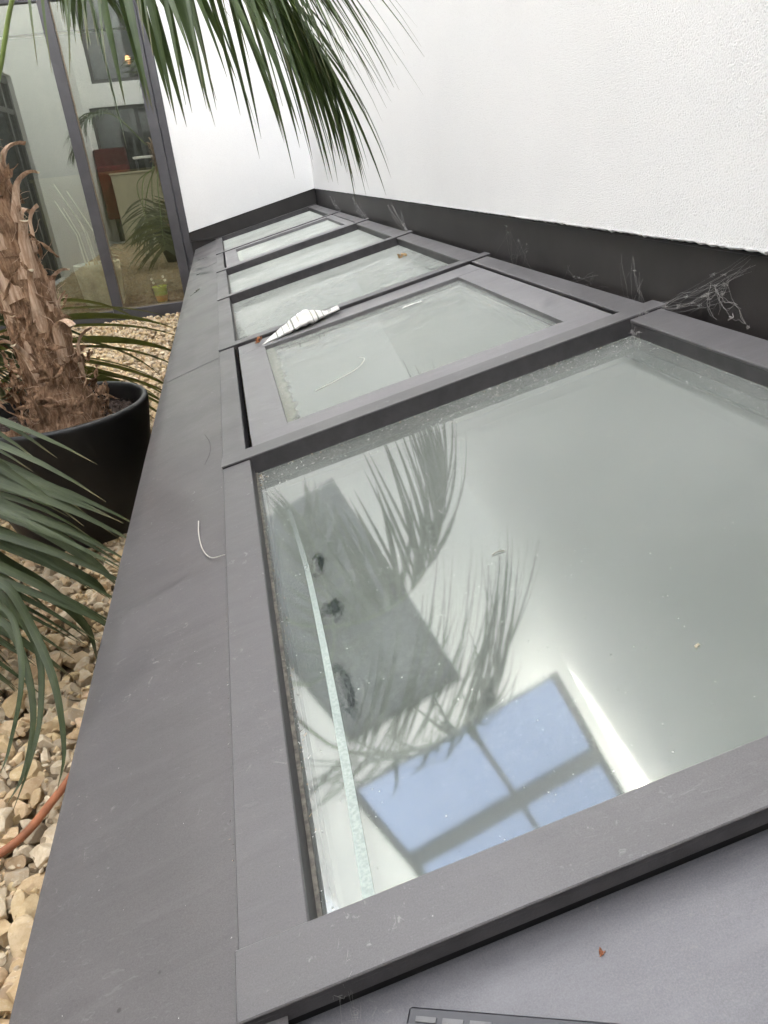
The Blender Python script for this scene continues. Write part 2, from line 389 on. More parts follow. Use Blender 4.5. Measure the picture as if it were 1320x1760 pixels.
def glass_mat(name, tint, refl, rough=.0, gcol=(.93,.97,.95)):
    t=NT(name); g=t.n('ShaderNodeBsdfGlossy'); t.set(g.inputs['Color'],gcol); g.inputs['Roughness'].default_value=rough
    tr=t.n('ShaderNodeBsdfTransparent'); t.set(tr.inputs[0],tint)
    fr=t.n('ShaderNodeFresnel'); fr.inputs[0].default_value=1.5
    mx=t.n('ShaderNodeMixShader'); t.set(mx.inputs[0],t.math('ADD',t.math('MULTIPLY',fr.outputs[0],.9),refl,clamp=True))
    t.t.links.new(tr.outputs[0],mx.inputs[1]); t.t.links.new(g.outputs[0],mx.inputs[2])
    return t.finish(mx.outputs[0])
def opaque_glass(name, col, refl, gcol=(.9,.95,1)):
    t=NT(name); g=t.n('ShaderNodeBsdfGlossy'); t.set(g.inputs['Color'],gcol); g.inputs['Roughness'].default_value=.01
    wv=t.noise(2.5,3,.5,vec=t.map(scale=(4,4,.3)))
    d=t.n('ShaderNodeBsdfDiffuse'); t.set(d.inputs[0],t.mix(t.ramp(wv,.4,.6),tuple(k*.6 for k in col),tuple(k*1.5 for k in col)))
    mx=t.n('ShaderNodeMixShader'); mx.inputs[0].default_value=refl
    t.t.links.new(d.outputs[0],mx.inputs[1]); t.t.links.new(g.outputs[0],mx.inputs[2])
    return t.finish(mx.outputs[0])
M_DGLASS=glass_mat('door_glass',(.90,.92,.84),.14)
M_WDARK=opaque_glass('dark_window_glass',(.03,.032,.036),.16)
M_WDARK2=opaque_glass('upper_window_glass',(.05,.052,.055),.06)
M_WSKY=opaque_glass('sky_reflecting_glass',(.03,.035,.06),.66,(.62,.72,1.0))

def window(parent, axis, c, h, side, nm, glass, vm=(), hm=(), fw=.06, name='window'):
    P=(lambda a0,a1,b0,b1,d0,d1:(min(c-side*d0,c-side*d1),max(c-side*d0,c-side*d1),a0,a1,b0,b1)) if axis=='x' else (lambda a0,a1,b0,b1,d0,d1:(a0,a1,min(c-side*d0,c-side*d1),max(c-side*d0,c-side*d1),b0,b1))
    m=MB(); a0,a1,b0,b1=h
    e=.0015
    m.box(*P(a0+e,a0+fw,b0+e,b1-e,.05,.10)); m.box(*P(a1-fw,a1-e,b0+e,b1-e,.05,.10))
    m.box(*P(a0+fw,a1-fw,b0+e,b0+fw,.052,.10)); m.box(*P(a0+fw,a1-fw,b1-fw,b1-e,.052,.10))
    for (x,w) in vm: m.box(*P(x-w/2,x+w/2,b0+fw,b1-fw,.054,.10))
    for (z,w) in hm: m.box(*P(a0+fw,a1-fw,z-w/2,z+w/2,.056,.10))
    o=child(m.build(name,M_DOOR),parent)
    g=MB(); g.box(*P(a0+.01,a1-.01,b0+.01,b1-.01,.08,.09))
    gp=g.build('pane',glass); gp.parent=o; return o
window(bb,'y',L,W1,-1,'',M_WDARK2,fw=.035)
window(bb,'y',L,W2,-1,'',M_WSKY,vm=[(-.50,.07)],hm=[(7.48,.30)],fw=.10)

# glazed door: outer frame, mullion, two panes
d=MB()
D0=L-.03; D1=L+.05; zb=GZ-.01
d.box(XD-.055,XD+.003,D0+.02,D1,zb-.03,DT,bev=.003)
d.box(XD-.135,XD-.057,D0,D1,zb-.03,DT,bev=.003)
d.box(-.925,-.845,D0,D1,zb-.03,DT,bev=.003)
d.box(-.844,XD-.136,D0+.001,D1,zb-.03,zb+.075,bev=.003); d.box(-1.99,-.926,D0+.001,D1,zb-.03,zb+.075,bev=.003)
d.box(-2.15,-1.991,D0,D1,zb-.03,DT,bev=.003)
d.box(-.844,XD-.136,D0+.001,D1,DT-.09,DT); d.box(-1.99,-.926,D0+.001,D1,DT-.09,DT)
fr=child(d.build('door_frame',M_DOOR),bb)
for (a,b) in ((-.844,XD-.136),(-1.99,-.926)):
    g=MB(); g.box(a-.005,b+.005,L+.006,L+.012,zb+.06,DT-.08); o=g.build('pane',M_DGLASS); child(o,bb)
    g=MB(); g.box(a,a+.006,L-.006,L+.02,zb+.075,DT-.09); g.box(a+.006,b,L-.006,L+.02,zb+.075,zb+.081); child(g.build('bead',simple('tan_gasket',(.20,.15,.09),.6)),bb)
# room behind the door
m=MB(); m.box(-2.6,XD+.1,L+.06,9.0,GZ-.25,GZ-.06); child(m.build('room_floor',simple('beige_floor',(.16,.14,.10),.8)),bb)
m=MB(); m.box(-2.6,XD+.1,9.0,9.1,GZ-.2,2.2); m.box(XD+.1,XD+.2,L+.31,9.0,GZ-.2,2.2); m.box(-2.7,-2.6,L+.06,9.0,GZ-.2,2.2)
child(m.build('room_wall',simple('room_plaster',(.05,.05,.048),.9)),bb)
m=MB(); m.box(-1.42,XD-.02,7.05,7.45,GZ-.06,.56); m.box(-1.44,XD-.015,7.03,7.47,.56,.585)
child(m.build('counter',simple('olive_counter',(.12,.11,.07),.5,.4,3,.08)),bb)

# left building with glazed door
lb=empty('side_building',(XL,2,GZ)); tag(lb,'white side building seen mirrored in the glass, with dark glazed door','building')
LD=(2.45,6.0,GZ,1.72); m=MB()
LH=4.3
panel(m,'x',XL,-3.2,L,-.9,LH,holes=[LD],side=1)
m.face([(XL,-3.2,LH),(XL,L,LH),(XL-.8,L,LH),(XL-.8,-3.2,LH)])
m.face([(XL-.8,-3.2,-.9),(XL-.8,L,-.9),(XL-.8,L,LH),(XL-.8,-3.2,LH)])
child(m.build('wall_plaster',M_PLASTER,recalc=False),lb)
window(lb,'x',XL,LD,1,'',M_WDARK,vm=[(2.85,.07),(3.6,.09),(3.95,.07),(4.8,.09)],hm=[(1.35,.05)],fw=.08,name='door')

# unseen block added to cast the courtyard's shadow, top sloped to shape its edge
nb=empty('sun_blocker',(-6,1.5,GZ)); tag(nb,'unseen white block added beyond the low side building to shade the courtyard','building')
tn=math.tan(math.radians(SUN_EL)); NX=-6.0
def nh(y): return 5.68+.35*(L-y)+(XW-NX)*tn
m=MB(); ya,yb=-6.0,9.5; ha,hb=nh(-1.5),nh(yb)
for x0 in (NX,NX-.4): m.face([(x0,ya,-.9),(x0,yb,-.9),(x0,yb,hb),(x0,-1.5,ha),(x0,ya,ha)])
m.face([(NX,ya,ha),(NX,-1.5,ha),(NX-.4,-1.5,ha),(NX-.4,ya,ha)]); m.face([(NX,-1.5,ha),(NX,yb,hb),(NX-.4,yb,hb),(NX-.4,-1.5,ha)]); m.face([(NX,yb,-.9),(NX,yb,hb),(NX-.4,yb,hb),(NX-.4,yb,-.9)])
child(m.build('wall_plaster',M_PLASTER,recalc=False),nb)
m=MB(); m.box(NX-.5,NX-.401,ya,-1.5,ha-.02,ha+.1); child(m.build('blocker_edge',M_DARK),nb)

# building behind the camera
rb=empty('rear_building',(-.5,-2.9,GZ)); tag(rb,'white building with dark windows seen mirrored in the glazed door','building')
m=MB(); H1=(-1.9,.3,GZ,1.75); H2=(-1.75,.2,2.12,3.9)
panel(m,'y',-2.9,XL,XW,-.9,4.3,holes=[H1,H2],side=1)
m.face([(XL,-2.9,4.3),(XW,-2.9,4.3),(XW,-3.3,4.3),(XL,-3.3,4.3)])
child(m.build('wall_plaster',M_PLASTER,recalc=False),rb)
window(rb,'y',-2.9,H1,1,'',M_WDARK,vm=[(-1.1,.07),(-.3,.07)],name='glazed_front')
window(rb,'y',-2.9,H2,1,'',M_WDARK,vm=[(-.8,.06)])
M_BULB=NT('warm_lamp'); e=M_BULB.n('ShaderNodeEmission'); e.inputs[0].default_value=(1,.45,.2,1); e.inputs[1].default_value=.5; M_BULB=M_BULB.finish(e.outputs[0])
for (x,z) in ((-1.05,2.45),(-.82,2.3)):
    m=MB(); m.lathe([(.001,-.07),(.035,-.05),(.045,0),(.03,.05),(.001,.06)],(x,-2.93,z),12)
    child(m.build('pendant_lamp',M_BULB,smooth=True),rb)
# things standing in front of it, seen only as reflections
o=empty('bench',(-1.3,-2.2,GZ)); tag(o,'long beige storage bench reflected low in the glazed door','bench')
m=MB(); m.box(-1.7,.3,-2.5,-2.1,GZ,.62,bev=.01); m.box(-1.72,.32,-2.52,-2.08,.622,.66,bev=.005); child(m.build('chest',simple('beige_board',(.42,.38,.28),.6,.3,3,.08)),o)
o=empty('armchair',(-1.7,-2.7,GZ)); tag(o,'dark red armchair back reflected above the beige counter','armchair')
m=MB(); m.box(-1.98,-1.40,-2.74,-2.64,-.1,1.08,bev=.03); child(m.build('backrest',simple('red_fabric',(.07,.007,.009),.9,.2)),o)
m=MB(); m.box(-1.96,-1.42,-2.63,-2.54,-.1,.80,bev=.02); child(m.build('seat',simple('red_cushion',(.12,.01,.012),.9,.2)),o)
o=empty('table',(-.9,-2.65,GZ)); tag(o,'white topped table reflected beside the red armchair','table')
m=MB(); m.box(-1.30,-.2,-2.80,-2.56,.86,.90,bev=.004); child(m.build('tabletop',simple('white_laminate',(.75,.74,.72),.4)),o)
for x in (-1.26,-.24):
    m=MB(); m.box(x-.02,x+.02,-2.7,-2.66,GZ,.859); child(m.build('leg',M_DOOR),o)

# ------------------------------------------------------------------ interior planting seen through the door
m=MB(); P=[]
for i in range(13):
    P.append([(-2.4+j*.022, L+.07+i*.055, GZ+.068+.012*noise.noise(Vector((j*.5,i*.7,2)))) for j in range(96)])
m.grid(P); tag(m.build('planting_bed',simple('brown_wood_chips',(.085,.050,.030),.9,.2,60,.7,.9,90),recalc=False),kind='structure')
def flowerpot():
    o=empty('flower_pot',(-.53,L+.10,GZ+.07)); tag(o,'small green and yellow flower pot with white blossoms behind the door glass','flower pot')
    t=NT('painted_pot'); x,y,z=t.xyz(); c=t.mix(t.ramp(z,.045,.062),(.95,.42,.02),(.60,.80,.03))
    c=t.mix(t.math('MULTIPLY',t.ramp(t.math('SINE',t.math('MULTIPLY',z,230)),.4,.9),.35),c,(.70,.62,.05)); pm=t.finish(t.pbsdf(Base_Color=c,Roughness=.4))
    m=MB(); m.lathe([(.001,0),(.042,0),(.047,.02),(.060,.12),(.064,.125),(.060,.128),(.055,.118),(.001,.115)],(0,0,0),32); m.build('pot',pm,o,smooth=True,angle=40)
    lm=simple('dull_green_leaf',(.05,.10,.04),.5); m=MB(); r=random.Random(3)
    for i in range(26):
        a=r.uniform(0,6.28); l=r.uniform(.04,.08); h=r.uniform(.12,.17)
        dr=Vector((math.cos(a),math.sin(a),r.uniform(.1,1.0))).normalized(); sd=dr.cross(Vector((0,0,1))).normalized()
        b=Vector((0,0,h)); m.grid([[b+dr*l*k/4+sd*w*math.sin(math.pi*(k+.3)/4.6)*.018+Vector((0,0,-.25*l*(k/4)**2)) for w in (-1,0,1)] for k in range(5)])
    m.build('leaves',lm,o,smooth=True,recalc=False)
    m=MB()
    for (dx,dz) in ((-.05,.19),(.045,.20),(.055,.17),(-.04,.16)):
        for k in range(6):
            a=k*1.047; c0=Vector((dx,-.01,dz)); pr=Vector((math.cos(a),-.3,math.sin(a)))*.013; q=Vector((-math.sin(a),0,math.cos(a)))*.007
            m.face([c0,c0+pr*.6+q,c0+pr,c0+pr*.6-q])
    m.build('blossoms',simple('white_petal',(.8,.8,.76),.6),o,recalc=False)
flowerpot()
def bigpot():
    cx,cy=-1.02,L+.33
    o=empty('concrete_planter',(cx,cy,GZ+.06)); tag(o,'grey concrete planter with a leafy stem standing behind the left glass pane','planter')
    m=MB(); m.lathe([(.001,0),(.15,0),(.165,.05),(.19,.33),(.19,.36),(.165,.36),(.16,.31),(.001,.31)],(0,0,0),48); m.build('pot',simple('weathered_concrete',(.50,.55,.52),.85,.3,6,.3,.4,60),o,smooth=True,angle=40)
    m=MB(); r=random.Random(9)
    for k in range(5):
        x=r.uniform(-.08,.08); m.tube([(x,r.uniform(-.05,.05),.3),(x-.02,0,.6),(x-.06-.03*k,0,.75+.06*k)],[.008,.006,.004],6)
    m.build('stems',simple('pale_stem',(.42,.40,.28),.7),o,smooth=True)
    m=MB()
    for i in range(12):
        a=r.uniform(-1.0,1.2); l=r.uniform(.14,.24); b=Vector((.03,0,r.uniform(.35,.62)))
        dr=Vector((math.cos(a),r.uniform(-.4,.4),math.sin(a)*.7+.1)).normalized(); sd=dr.cross(Vector((0,.6,1))).normalized()
        m.grid([[b+dr*l*k/6+sd*w*math.sin(math.pi*min(1,(k+.2)/6.2))*.03+Vector((0,0,-.35*l*(k/6)**2)) for w in (-1,0,1)] for k in range(7)])
    m.build('leaves',simple('deep_green_leaf',(.035,.085,.03),.4),o,smooth=True,recalc=False)
bigpot()

# ------------------------------------------------------------------ skylight
sk=empty('skylight',(0,0,0),(0,-S,0)); tag(sk,'long sloping rooflight of six milky glass panes in grey metal frame','skylight')
V0,VF=.0571,.0071
bars=[(VF,V0)]+[(float(i),i+.05) for i in range(1,6)]
def bar_mb(v0,v1,u0=0.0,u1=W+.004,top=0.0,bot=-.046):
    m=MB(); m.box(u0,u1,v0,v1,top-.0018,top,bev=.0008) ; m.box(u0+.0006,u1,v0+.0012,v1-.0012,bot,top-.0019,m=1); return m
# the bars stand proud of the side strips
for i,(a,b) in enumerate(bars):
    m=MB(); m.box(0,W+.004 if i else 1.5,a,b,-.0026,0,bev=.0009); m.box(.0008,W+.003 if i else 1.499,a+.0005,b-.0005,-.0061,-.0027,m=1); 
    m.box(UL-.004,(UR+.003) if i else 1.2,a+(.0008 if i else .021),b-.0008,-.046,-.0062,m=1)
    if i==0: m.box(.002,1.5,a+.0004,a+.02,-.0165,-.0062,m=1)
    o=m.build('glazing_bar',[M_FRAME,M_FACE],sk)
    if i==0: o['label']='broad front edge bar of the skylight'
# black strips painting the shadow gap under the front bar and the others
m=MB(); m.box(.004,1.5,VF+.006,VF+.0205,-.060,-.0167); m.build('shadow_gap_fill',M_GAP,sk)
for i,(a,b) in enumerate(bars[1:]):
    m=MB(); m.box(UL+.001,UR-.001,a+.004,b-.004,-.036,-.0462+.002); m.build('shadow_gap_fill',M_GAP,sk)
# side strips and panes between the bars
VE=L-.03
spans=[(bars[i][1],(bars[i+1][0] if i<5 else VE)) for i in range(6)]
def pane_mat(name, algae=None, smudge=False, strip=False):
    # laminated milky pane under a film of dust
    t=NT(name); x,y,z=t.xyz()
    n1=t.noise(4,5,.6); fine=t.noise(1100,2,.8); mid=t.noise(160,3,.7)
    c=t.mix(t.ramp(n1,.3,.7),(.30,.31,.28),(.42,.42,.40))
    c=t.mix(t.math('MULTIPLY',t.ramp(fine,.4,.8),.35),c,(.17,.175,.165))
    c=t.mix(t.math('MULTIPLY',t.ramp(t.noise(18,5,.75),.62,.74),.14),c,(.24,.24,.23))
    # pale specks and flecks
    v=t.voro(55); c=t.mix(t.math('MULTIPLY',t.ramp(v.outputs['Distance'],.02,.05,1,0),t.math('MULTIPLY',t.ramp(t.noise(50,0),.60,.62),.8)),c,(.62,.62,.6))
    v=t.voro(30,vec=t.map(loc=(2,5,0))); c=t.mix(t.math('MULTIPLY',t.ramp(v.outputs['Distance'],.025,.05,1,0),t.ramp(t.noise(33,0,vec=t.map(loc=(4,1,0))),.6,.62)),c,(.03,.025,.02))
    # opacity of what lies on the upper surface (specks, algae) as opposed to clear glass
    spk=t.math('MULTIPLY',t.ramp(t.noise(700,2,.7,vec=t.map(loc=(2,2,9))),.66,.74),.5)
    v=t.voro(110,vec=t.map(loc=(1,8,0))); spk=t.math('ADD',spk,t.math('MULTIPLY',t.ramp(v.outputs['Distance'],.06,.12,1,0),t.ramp(t.noise(30,2,.6,vec=t.map(loc=(1,1,1))),.52,.6)),clamp=True)
    if algae:
        w=t.math('MULTIPLY',t.math('SUBTRACT',t.noise(22,5,.7),.5),.05)
        dx=t.math('ADD',t.math('SUBTRACT',x,algae[0]),w)
        mk=t.math('MULTIPLY',t.ramp(dx,.012,.028,1,0),t.ramp(mid,.2,.7,.6,1.0))
        c=t.mix(t.math('MULTIPLY',mk,.75),c,(.17,.17,.11)); amk=mk
        ed=t.math('MULTIPLY',t.ramp(dx,.008,.019),t.ramp(dx,.019,.03,1,0)); c=t.mix(t.math('MULTIPLY',ed,.5),c,(.06,.06,.035))
    if algae: spk=t.math('ADD',spk,t.math('MULTIPLY',amk,.8),clamp=True)
    rough=.036
    if smudge:
        pass
    b=t.bump(t.math('ADD',t.noise(7,2,.5),t.math('MULTIPLY',fine,.02)),.02,.004)
    ge=t.n('ShaderNodeNewGeometry'); dp=t.n('ShaderNodeVectorMath',operation='DOT_PRODUCT'); t.t.links.new(ge.outputs['Incoming'],dp.inputs[0]); t.t.links.new(ge.outputs['Normal'],dp.inputs[1])
    cs=t.math('MAXIMUM',t.math('ABSOLUTE',dp.outputs['Value']),.03)
    film=t.math('SUBTRACT',1.0,t.math('EXPONENT',t.math('DIVIDE',t.math('MULTIPLY',t.math('MULTIPLY',t.ramp(t.noise(3,5,.65),.25,.75,.75,1.25),t.ramp(t.noise(22,6,.75,vec=t.map(scale=(1,2.2,1),rot=(0,0,.4)),dist=.7),.3,.72,.90,1.12)),-.09),cs)))
    if smudge:
        wb0=t.math('MULTIPLY',t.math('SUBTRACT',t.noise(60,4,.7),.5),1.3)
        for (cx,cy,rx,ry,ro) in ((.122,.592,.008,.022,-.1),(.123,.475,.011,.020,-.2),(.116,.322,.007,.038,.05)):
            em=t.ell(cx,cy,rx,ry,ro,.3,wb0,x,y); c=t.mix(em,c,(.012,.014,.015)); spk=t.math('ADD',spk,t.math('MULTIPLY',em,.45),clamp=True)
    base=t.n('ShaderNodeBsdfDiffuse'); t.set(base.inputs[0],c)
    gl=t.n('ShaderNodeBsdfGlossy'); gl.inputs['Roughness'].default_value=rough; t.set(gl.inputs[0],(.93,.97,.95)); t.set(gl.inputs['Normal'],b)
    fr=t.n('ShaderNodeFresnel'); fr.inputs[0].default_value=2.15; t.set(fr.inputs['Normal'],b)
    fac=t.math('MULTIPLY',fr.outputs[0],t.ramp(fine,.2,.9,1.0,.75))
    trn=t.n('ShaderNodeBsdfTransparent'); t.set(trn.inputs[0],(.95,.97,.95))
    mx=t.n('ShaderNodeMixShader'); t.set(mx.inputs[0],fac); t.t.links.new(trn.outputs[0],mx.inputs[1]); t.t.links.new(gl.outputs[0],mx.inputs[2])
    mo=t.n('ShaderNodeMixShader'); t.set(mo.inputs[0],spk); t.t.links.new(mx.outputs[0],mo.inputs[1]); t.t.links.new(base.outputs[0],mo.inputs[2]); mx=mo
    du=t.n('ShaderNodeBsdfDiffuse'); t.set(du.inputs[0],t.mix(t.ramp(fine,.3,.75),(.40,.425,.39),(.58,.60,.56)))
    rv=t.voro(120,vec=t.map(loc=(3,3,0))); rd=rv.outputs['Distance']; ring=t.math('MULTIPLY',t.ramp(rd,.22,.30),t.ramp(rd,.30,.40,1,0)); film=t.math('MULTIPLY',film,t.math('ADD',1.0,t.math('MULTIPLY',ring,t.ramp(t.noise(8,3),.42,.6,.0,.4))))
    if smudge:
        wb=t.math('MULTIPLY',t.math('SUBTRACT',t.noise(60,4,.7),.5),1.3); mk=0.0
        for (cx,cy,rx,ry,ro,hx,hy) in ((.120,.592,.011,.030,-.1,.114,.592),(.121,.470,.015,.026,-.2,.113,.452),(.1145,.322,.010,.046,.05,.109,.325)):
            a_=t.ell(cx,cy,rx,ry,ro,.22,wb,x,y); b_=t.ell(hx,hy,rx*.62,ry*.6,ro,.2,wb,x,y)
            mk=t.math('ADD',mk,t.math('MULTIPLY',a_,t.math('SUBTRACT',1.0,t.math('MULTIPLY',b_,.85))),clamp=True)
        sw=t.ramp(t.noise(130,3,.6,vec=t.map(scale=(1,.35,1),rot=(0,0,.5))),.35,.5,.4,1)
        film=t.math('MULTIPLY',film,t.math('SUBTRACT',1.0,t.math('MULTIPLY',mk,sw))); sm_mask=t.math('MULTIPLY',mk,sw)
    m2=t.n('ShaderNodeMixShader'); t.set(m2.inputs[0],film); t.t.links.new(mx.outputs[0],m2.inputs[1]); t.t.links.new(du.outputs[0],m2.inputs[2])
    return t.finish(m2.outputs[0])
def inner_mat():
    t=NT('milky_inner_leaf'); c=t.mix(t.ramp(t.noise(3,4),.3,.7),(.085,.100,.088),(.105,.120,.106))
    d=t.n('ShaderNodeBsdfDiffuse'); t.set(d.inputs[0],c); g=t.n('ShaderNodeBsdfGlossy'); g.inputs['Roughness'].default_value=.04; t.set(g.inputs[0],(.90,.97,.94))
    f=t.n('ShaderNodeFresnel'); f.inputs[0].default_value=3.1; m_=t.n('ShaderNodeMixShader'); t.set(m_.inputs[0],f.outputs[0]); t.t.links.new(d.outputs[0],m_.inputs[1]); t.t.links.new(g.outputs[0],m_.inputs[2])
    return t.finish(m_.outputs[0])
M_INNER=inner_mat()
M_PANE=pane_mat('milky_glass')
M_PANE_S=pane_mat('milky_glass_wiped_marks',smudge=True)
M_PANE_A=pane_mat('milky_glass_algae_edge',algae=(.142,))
M_SEAL=simple('grey_sealant',(.13,.12,.10),.6,.4,120,.5)
M_SPACER=simple('grey_spacer',(.05,.055,.05),.5,.4,30,.2)
for i,(a,b) in enumerate(spans):
    sash = i in (1,4)
    e=.0008
    m=MB(); m.box(.001,UL if not sash else UL-.006,a+e,b-e,-.0095,-.0045,bev=.001)
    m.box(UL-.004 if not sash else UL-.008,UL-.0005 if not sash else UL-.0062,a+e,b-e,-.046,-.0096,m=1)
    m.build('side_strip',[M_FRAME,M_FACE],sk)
    m=MB(); m.box(UR if not sash else UR+.0125,W-.008,a+e,b-e,-.0105,-.0048,bev=.001)
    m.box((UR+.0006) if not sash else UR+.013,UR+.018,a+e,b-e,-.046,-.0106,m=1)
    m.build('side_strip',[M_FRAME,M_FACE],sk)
    g=MB()
    if not sash:
        g.face([(UL-.0003,a-.002,GH),(UR+.0003,a-.002,GH),(UR+.0003,b+.002,GH),(UL-.0003,b+.002,GH)]); gp=g.build('glass_pane',M_PANE_S if i==0 else M_PANE,sk,recalc=False)
        g=MB(); g.box(UL-.0003,UR+.0003,a-.002,b+.002,GH-.036,GH-.022); g.build('inner_leaf',M_INNER,gp)
        g=MB(); g.box(UL-.0002,UL+.007,a-.001,b+.001,GH-.0218,GH-.0012); g.box(UR-.004,UR+.0002,a-.001,b+.001,GH-.0218,GH-.0012); g.box(UL+.0072,UR-.0042,b-.004,b+.001,GH-.0218,GH-.0012); g.box(UL+.0072,UR-.0042,a-.001,a+.004,GH-.0218,GH-.0012); g.build('spacer',M_SPACER,gp)
        # sealant bead along the near edge
        k=MB(); k.box(UL-.0004,UL+.0035,a+.001,b-.001,GH-.002,GH+.002); k.build('seal',M_SEAL,sk)
    else:
        s0,s1=UL+.006,UR-.006; f0,f1=a+.002,b-.004; w0,w1,wn,wf=.077,.076,.091,.111; s1=.811
        if i==4: w0,w1,wn,wf=.076,.045,.115,.066
        q=MB(); T=-.0095 if i==1 else -.0045
        q.box(s0,s1,f0,f0+wn,-.03,T,bev=.0015); q.box(s0,s1,f1-wf,f1,-.03,T,bev=.0015)
        q.box(s0,s0+w0,f0+wn,f1-wf,-.03,T-.0004); q.box(s1-w1,s1,f0+wn,f1-wf,-.03,T-.0004)
        so=q.build('sash',M_FRAMEL,sk)
        x0,x1,y0,y1=s0+w0-.003,s1-w1+.003,f0+wn-.003,f1-wf+.003; g=MB(); g.face([(x0,y0,-.0215),(x1,y0,-.0215),(x1,y1,-.0215),(x0,y1,-.0215)]); g.build('glass_pane',M_PANE_A,so,recalc=False)
        g=MB(); g.box(x0,x1,y0,y1,-.052,-.040); g.build('inner_leaf',M_INNER,so)
        k=MB(); k.box(UL-.003,UR+.012,a,b,-.060,-.055); k.build('gutter',M_GAP,sk)
# rear trim at the end flashing
m=MB(); m.box(0,W+.003,VE,L+.008,-.046,-.001,bev=.0015); m.build('end_trim',M_FACE,sk)
# dust pale seal line lying along the first pane
m=MB()
P=[]
for i in range(41):
    v=.06+.74*i/40; w=.0047*(1-.35*i/40); c0=.0915+.0125*math.sin(min(1,(v-.05)/.55)*math.pi/2)-.03*max(0,v-.6)
    P.append([(c0-w,v,GH+.0009),(c0+w,v,GH+.0009)])
m.grid(P)
t=NT('pale_seal_tape'); x,y,z=t.xyz()
dd=t.n('ShaderNodeBsdfDiffuse'); t.set(dd.inputs[0],t.mix(t.ramp(t.noise(300,3),.3,.7),(.36,.42,.39),(.48,.54,.50)))
tr=t.n('ShaderNodeBsdfTransparent'); mx=t.n('ShaderNodeMixShader'); t.set(mx.inputs[0],t.ramp(y,.35,.85,.72,.12)); t.t.links.new(tr.outputs[0],mx.inputs[1]); t.t.links.new(dd.outputs[0],mx.inputs[2])
o=m.build('seal_tape',t.finish(mx.outputs[0]),sk,recalc=False)
# kerb sheets: top slope, nose and drop to the gravel, jointed in lengths
KJ=[-1.6,.64,1.95,3.25,4.6,L-.005]
for i in range(5):
    a,b=KJ[i]+(.0006 if i else 0),KJ[i+1]-.0006
    dz=-.0006*(i%2)
    prof=[(.030,-.0115),(-.001,-.0095),(-.150,-.0245),(-.181,-.0285),(-.187,-.0315),(-.1895,-.038),(-.190,-.05)]
    m=MB(); nn=24; G=[]
    for k in range(nn+1):
        v=a+(b-a)*k/nn
        G.append([(u,v,h+dz+.0009*noise.noise(Vector((u*9,v*2.2,3)))*(0 if u>-.02 or h<-.03 else 1)) for u,h in prof])
    # hidden vertical fall: compensate slope so that the face is plumb
    for k,row in enumerate(G):
        u,v,h=row[-1]; row.append((u+.55*math.sin(S)*-0+(-.0)*1+.0-(-.5)*0, v, h-.02))
        row.append((-.190-math.tan(S)*0+.10, v, -.55))
    m.grid(G); o=m.build('kerb_sheet',M_KERB,sk,smooth=True,recalc=False,angle=35)
# lower apron in front
m=MB(); m.box(-.0005,1.5,-1.6,VF+.019,-.046,-.031,bev=.001); m.build('apron_sheet',M_APRON,sk)

# ------------------------------------------------------------------ black pot and soil
PC=Vector((-.53,2.10,GZ-.01))
po=empty('plant_pot',PC); tag(po,'large round matt black plant pot standing on the gravel beside the skylight','pot')
m=MB(); m.lathe([(.001,0),(.185,0),(.20,.01),(.232,.12),(.262,.26),(.279,.36),(.284,.395),(.284,.403),(.280,.409),(.272,.410),(.266,.406),(.264,.395),(.255,.33)],(0,0,0),96)
t=NT('matt_black_plastic'); n=t.noise(5,4,.6)
m.build('pot_shell',t.finish(t.pbsdf(Base_Color=t.mix(t.ramp(n,.4,.7),(.006,.006,.006),(.010,.010,.010)),Roughness=.48,Specular_IOR_Level=.45,Normal=t.bump(t.noise(500,2),.08,.001))),po,smooth=True,angle=60)
m=MB(); r=random.Random(2); G=[]
for i in range(40):
    rad=.262*(i/39)+.001
    G.append([(rad*math.cos(k*2*math.pi/110),rad*math.sin(k*2*math.pi/110),.352+.012*noise.noise(Vector((rad*math.cos(k*2*math.pi/110)*22,rad*math.sin(k*2*math.pi/110)*22,4)))+r.uniform(-.0035,.0035)) for k in range(110)])
m.grid(G,close=True)
for i in range(1500):
    a=r.uniform(0,6.28); q=.255*math.sqrt(r.random()); s_=r.uniform(.002,.006); c0=Vector((q*math.cos(a),q*math.sin(a),.357+r.uniform(0,.006)))
    pts=[c0+Vector((r.gauss(0,1),r.gauss(0,1),r.gauss(0,.7))).normalized()*s_ for _ in range(4)]
    for f in ((0,1,2),(0,2,3),(0,3,1),(1,3,2)): m.face([pts[k] for k in f])
m.build('soil',simple('dark_potting_soil',(.05,.036,.03),.95,.15,90,.6,.8,300),po,recalc=False)

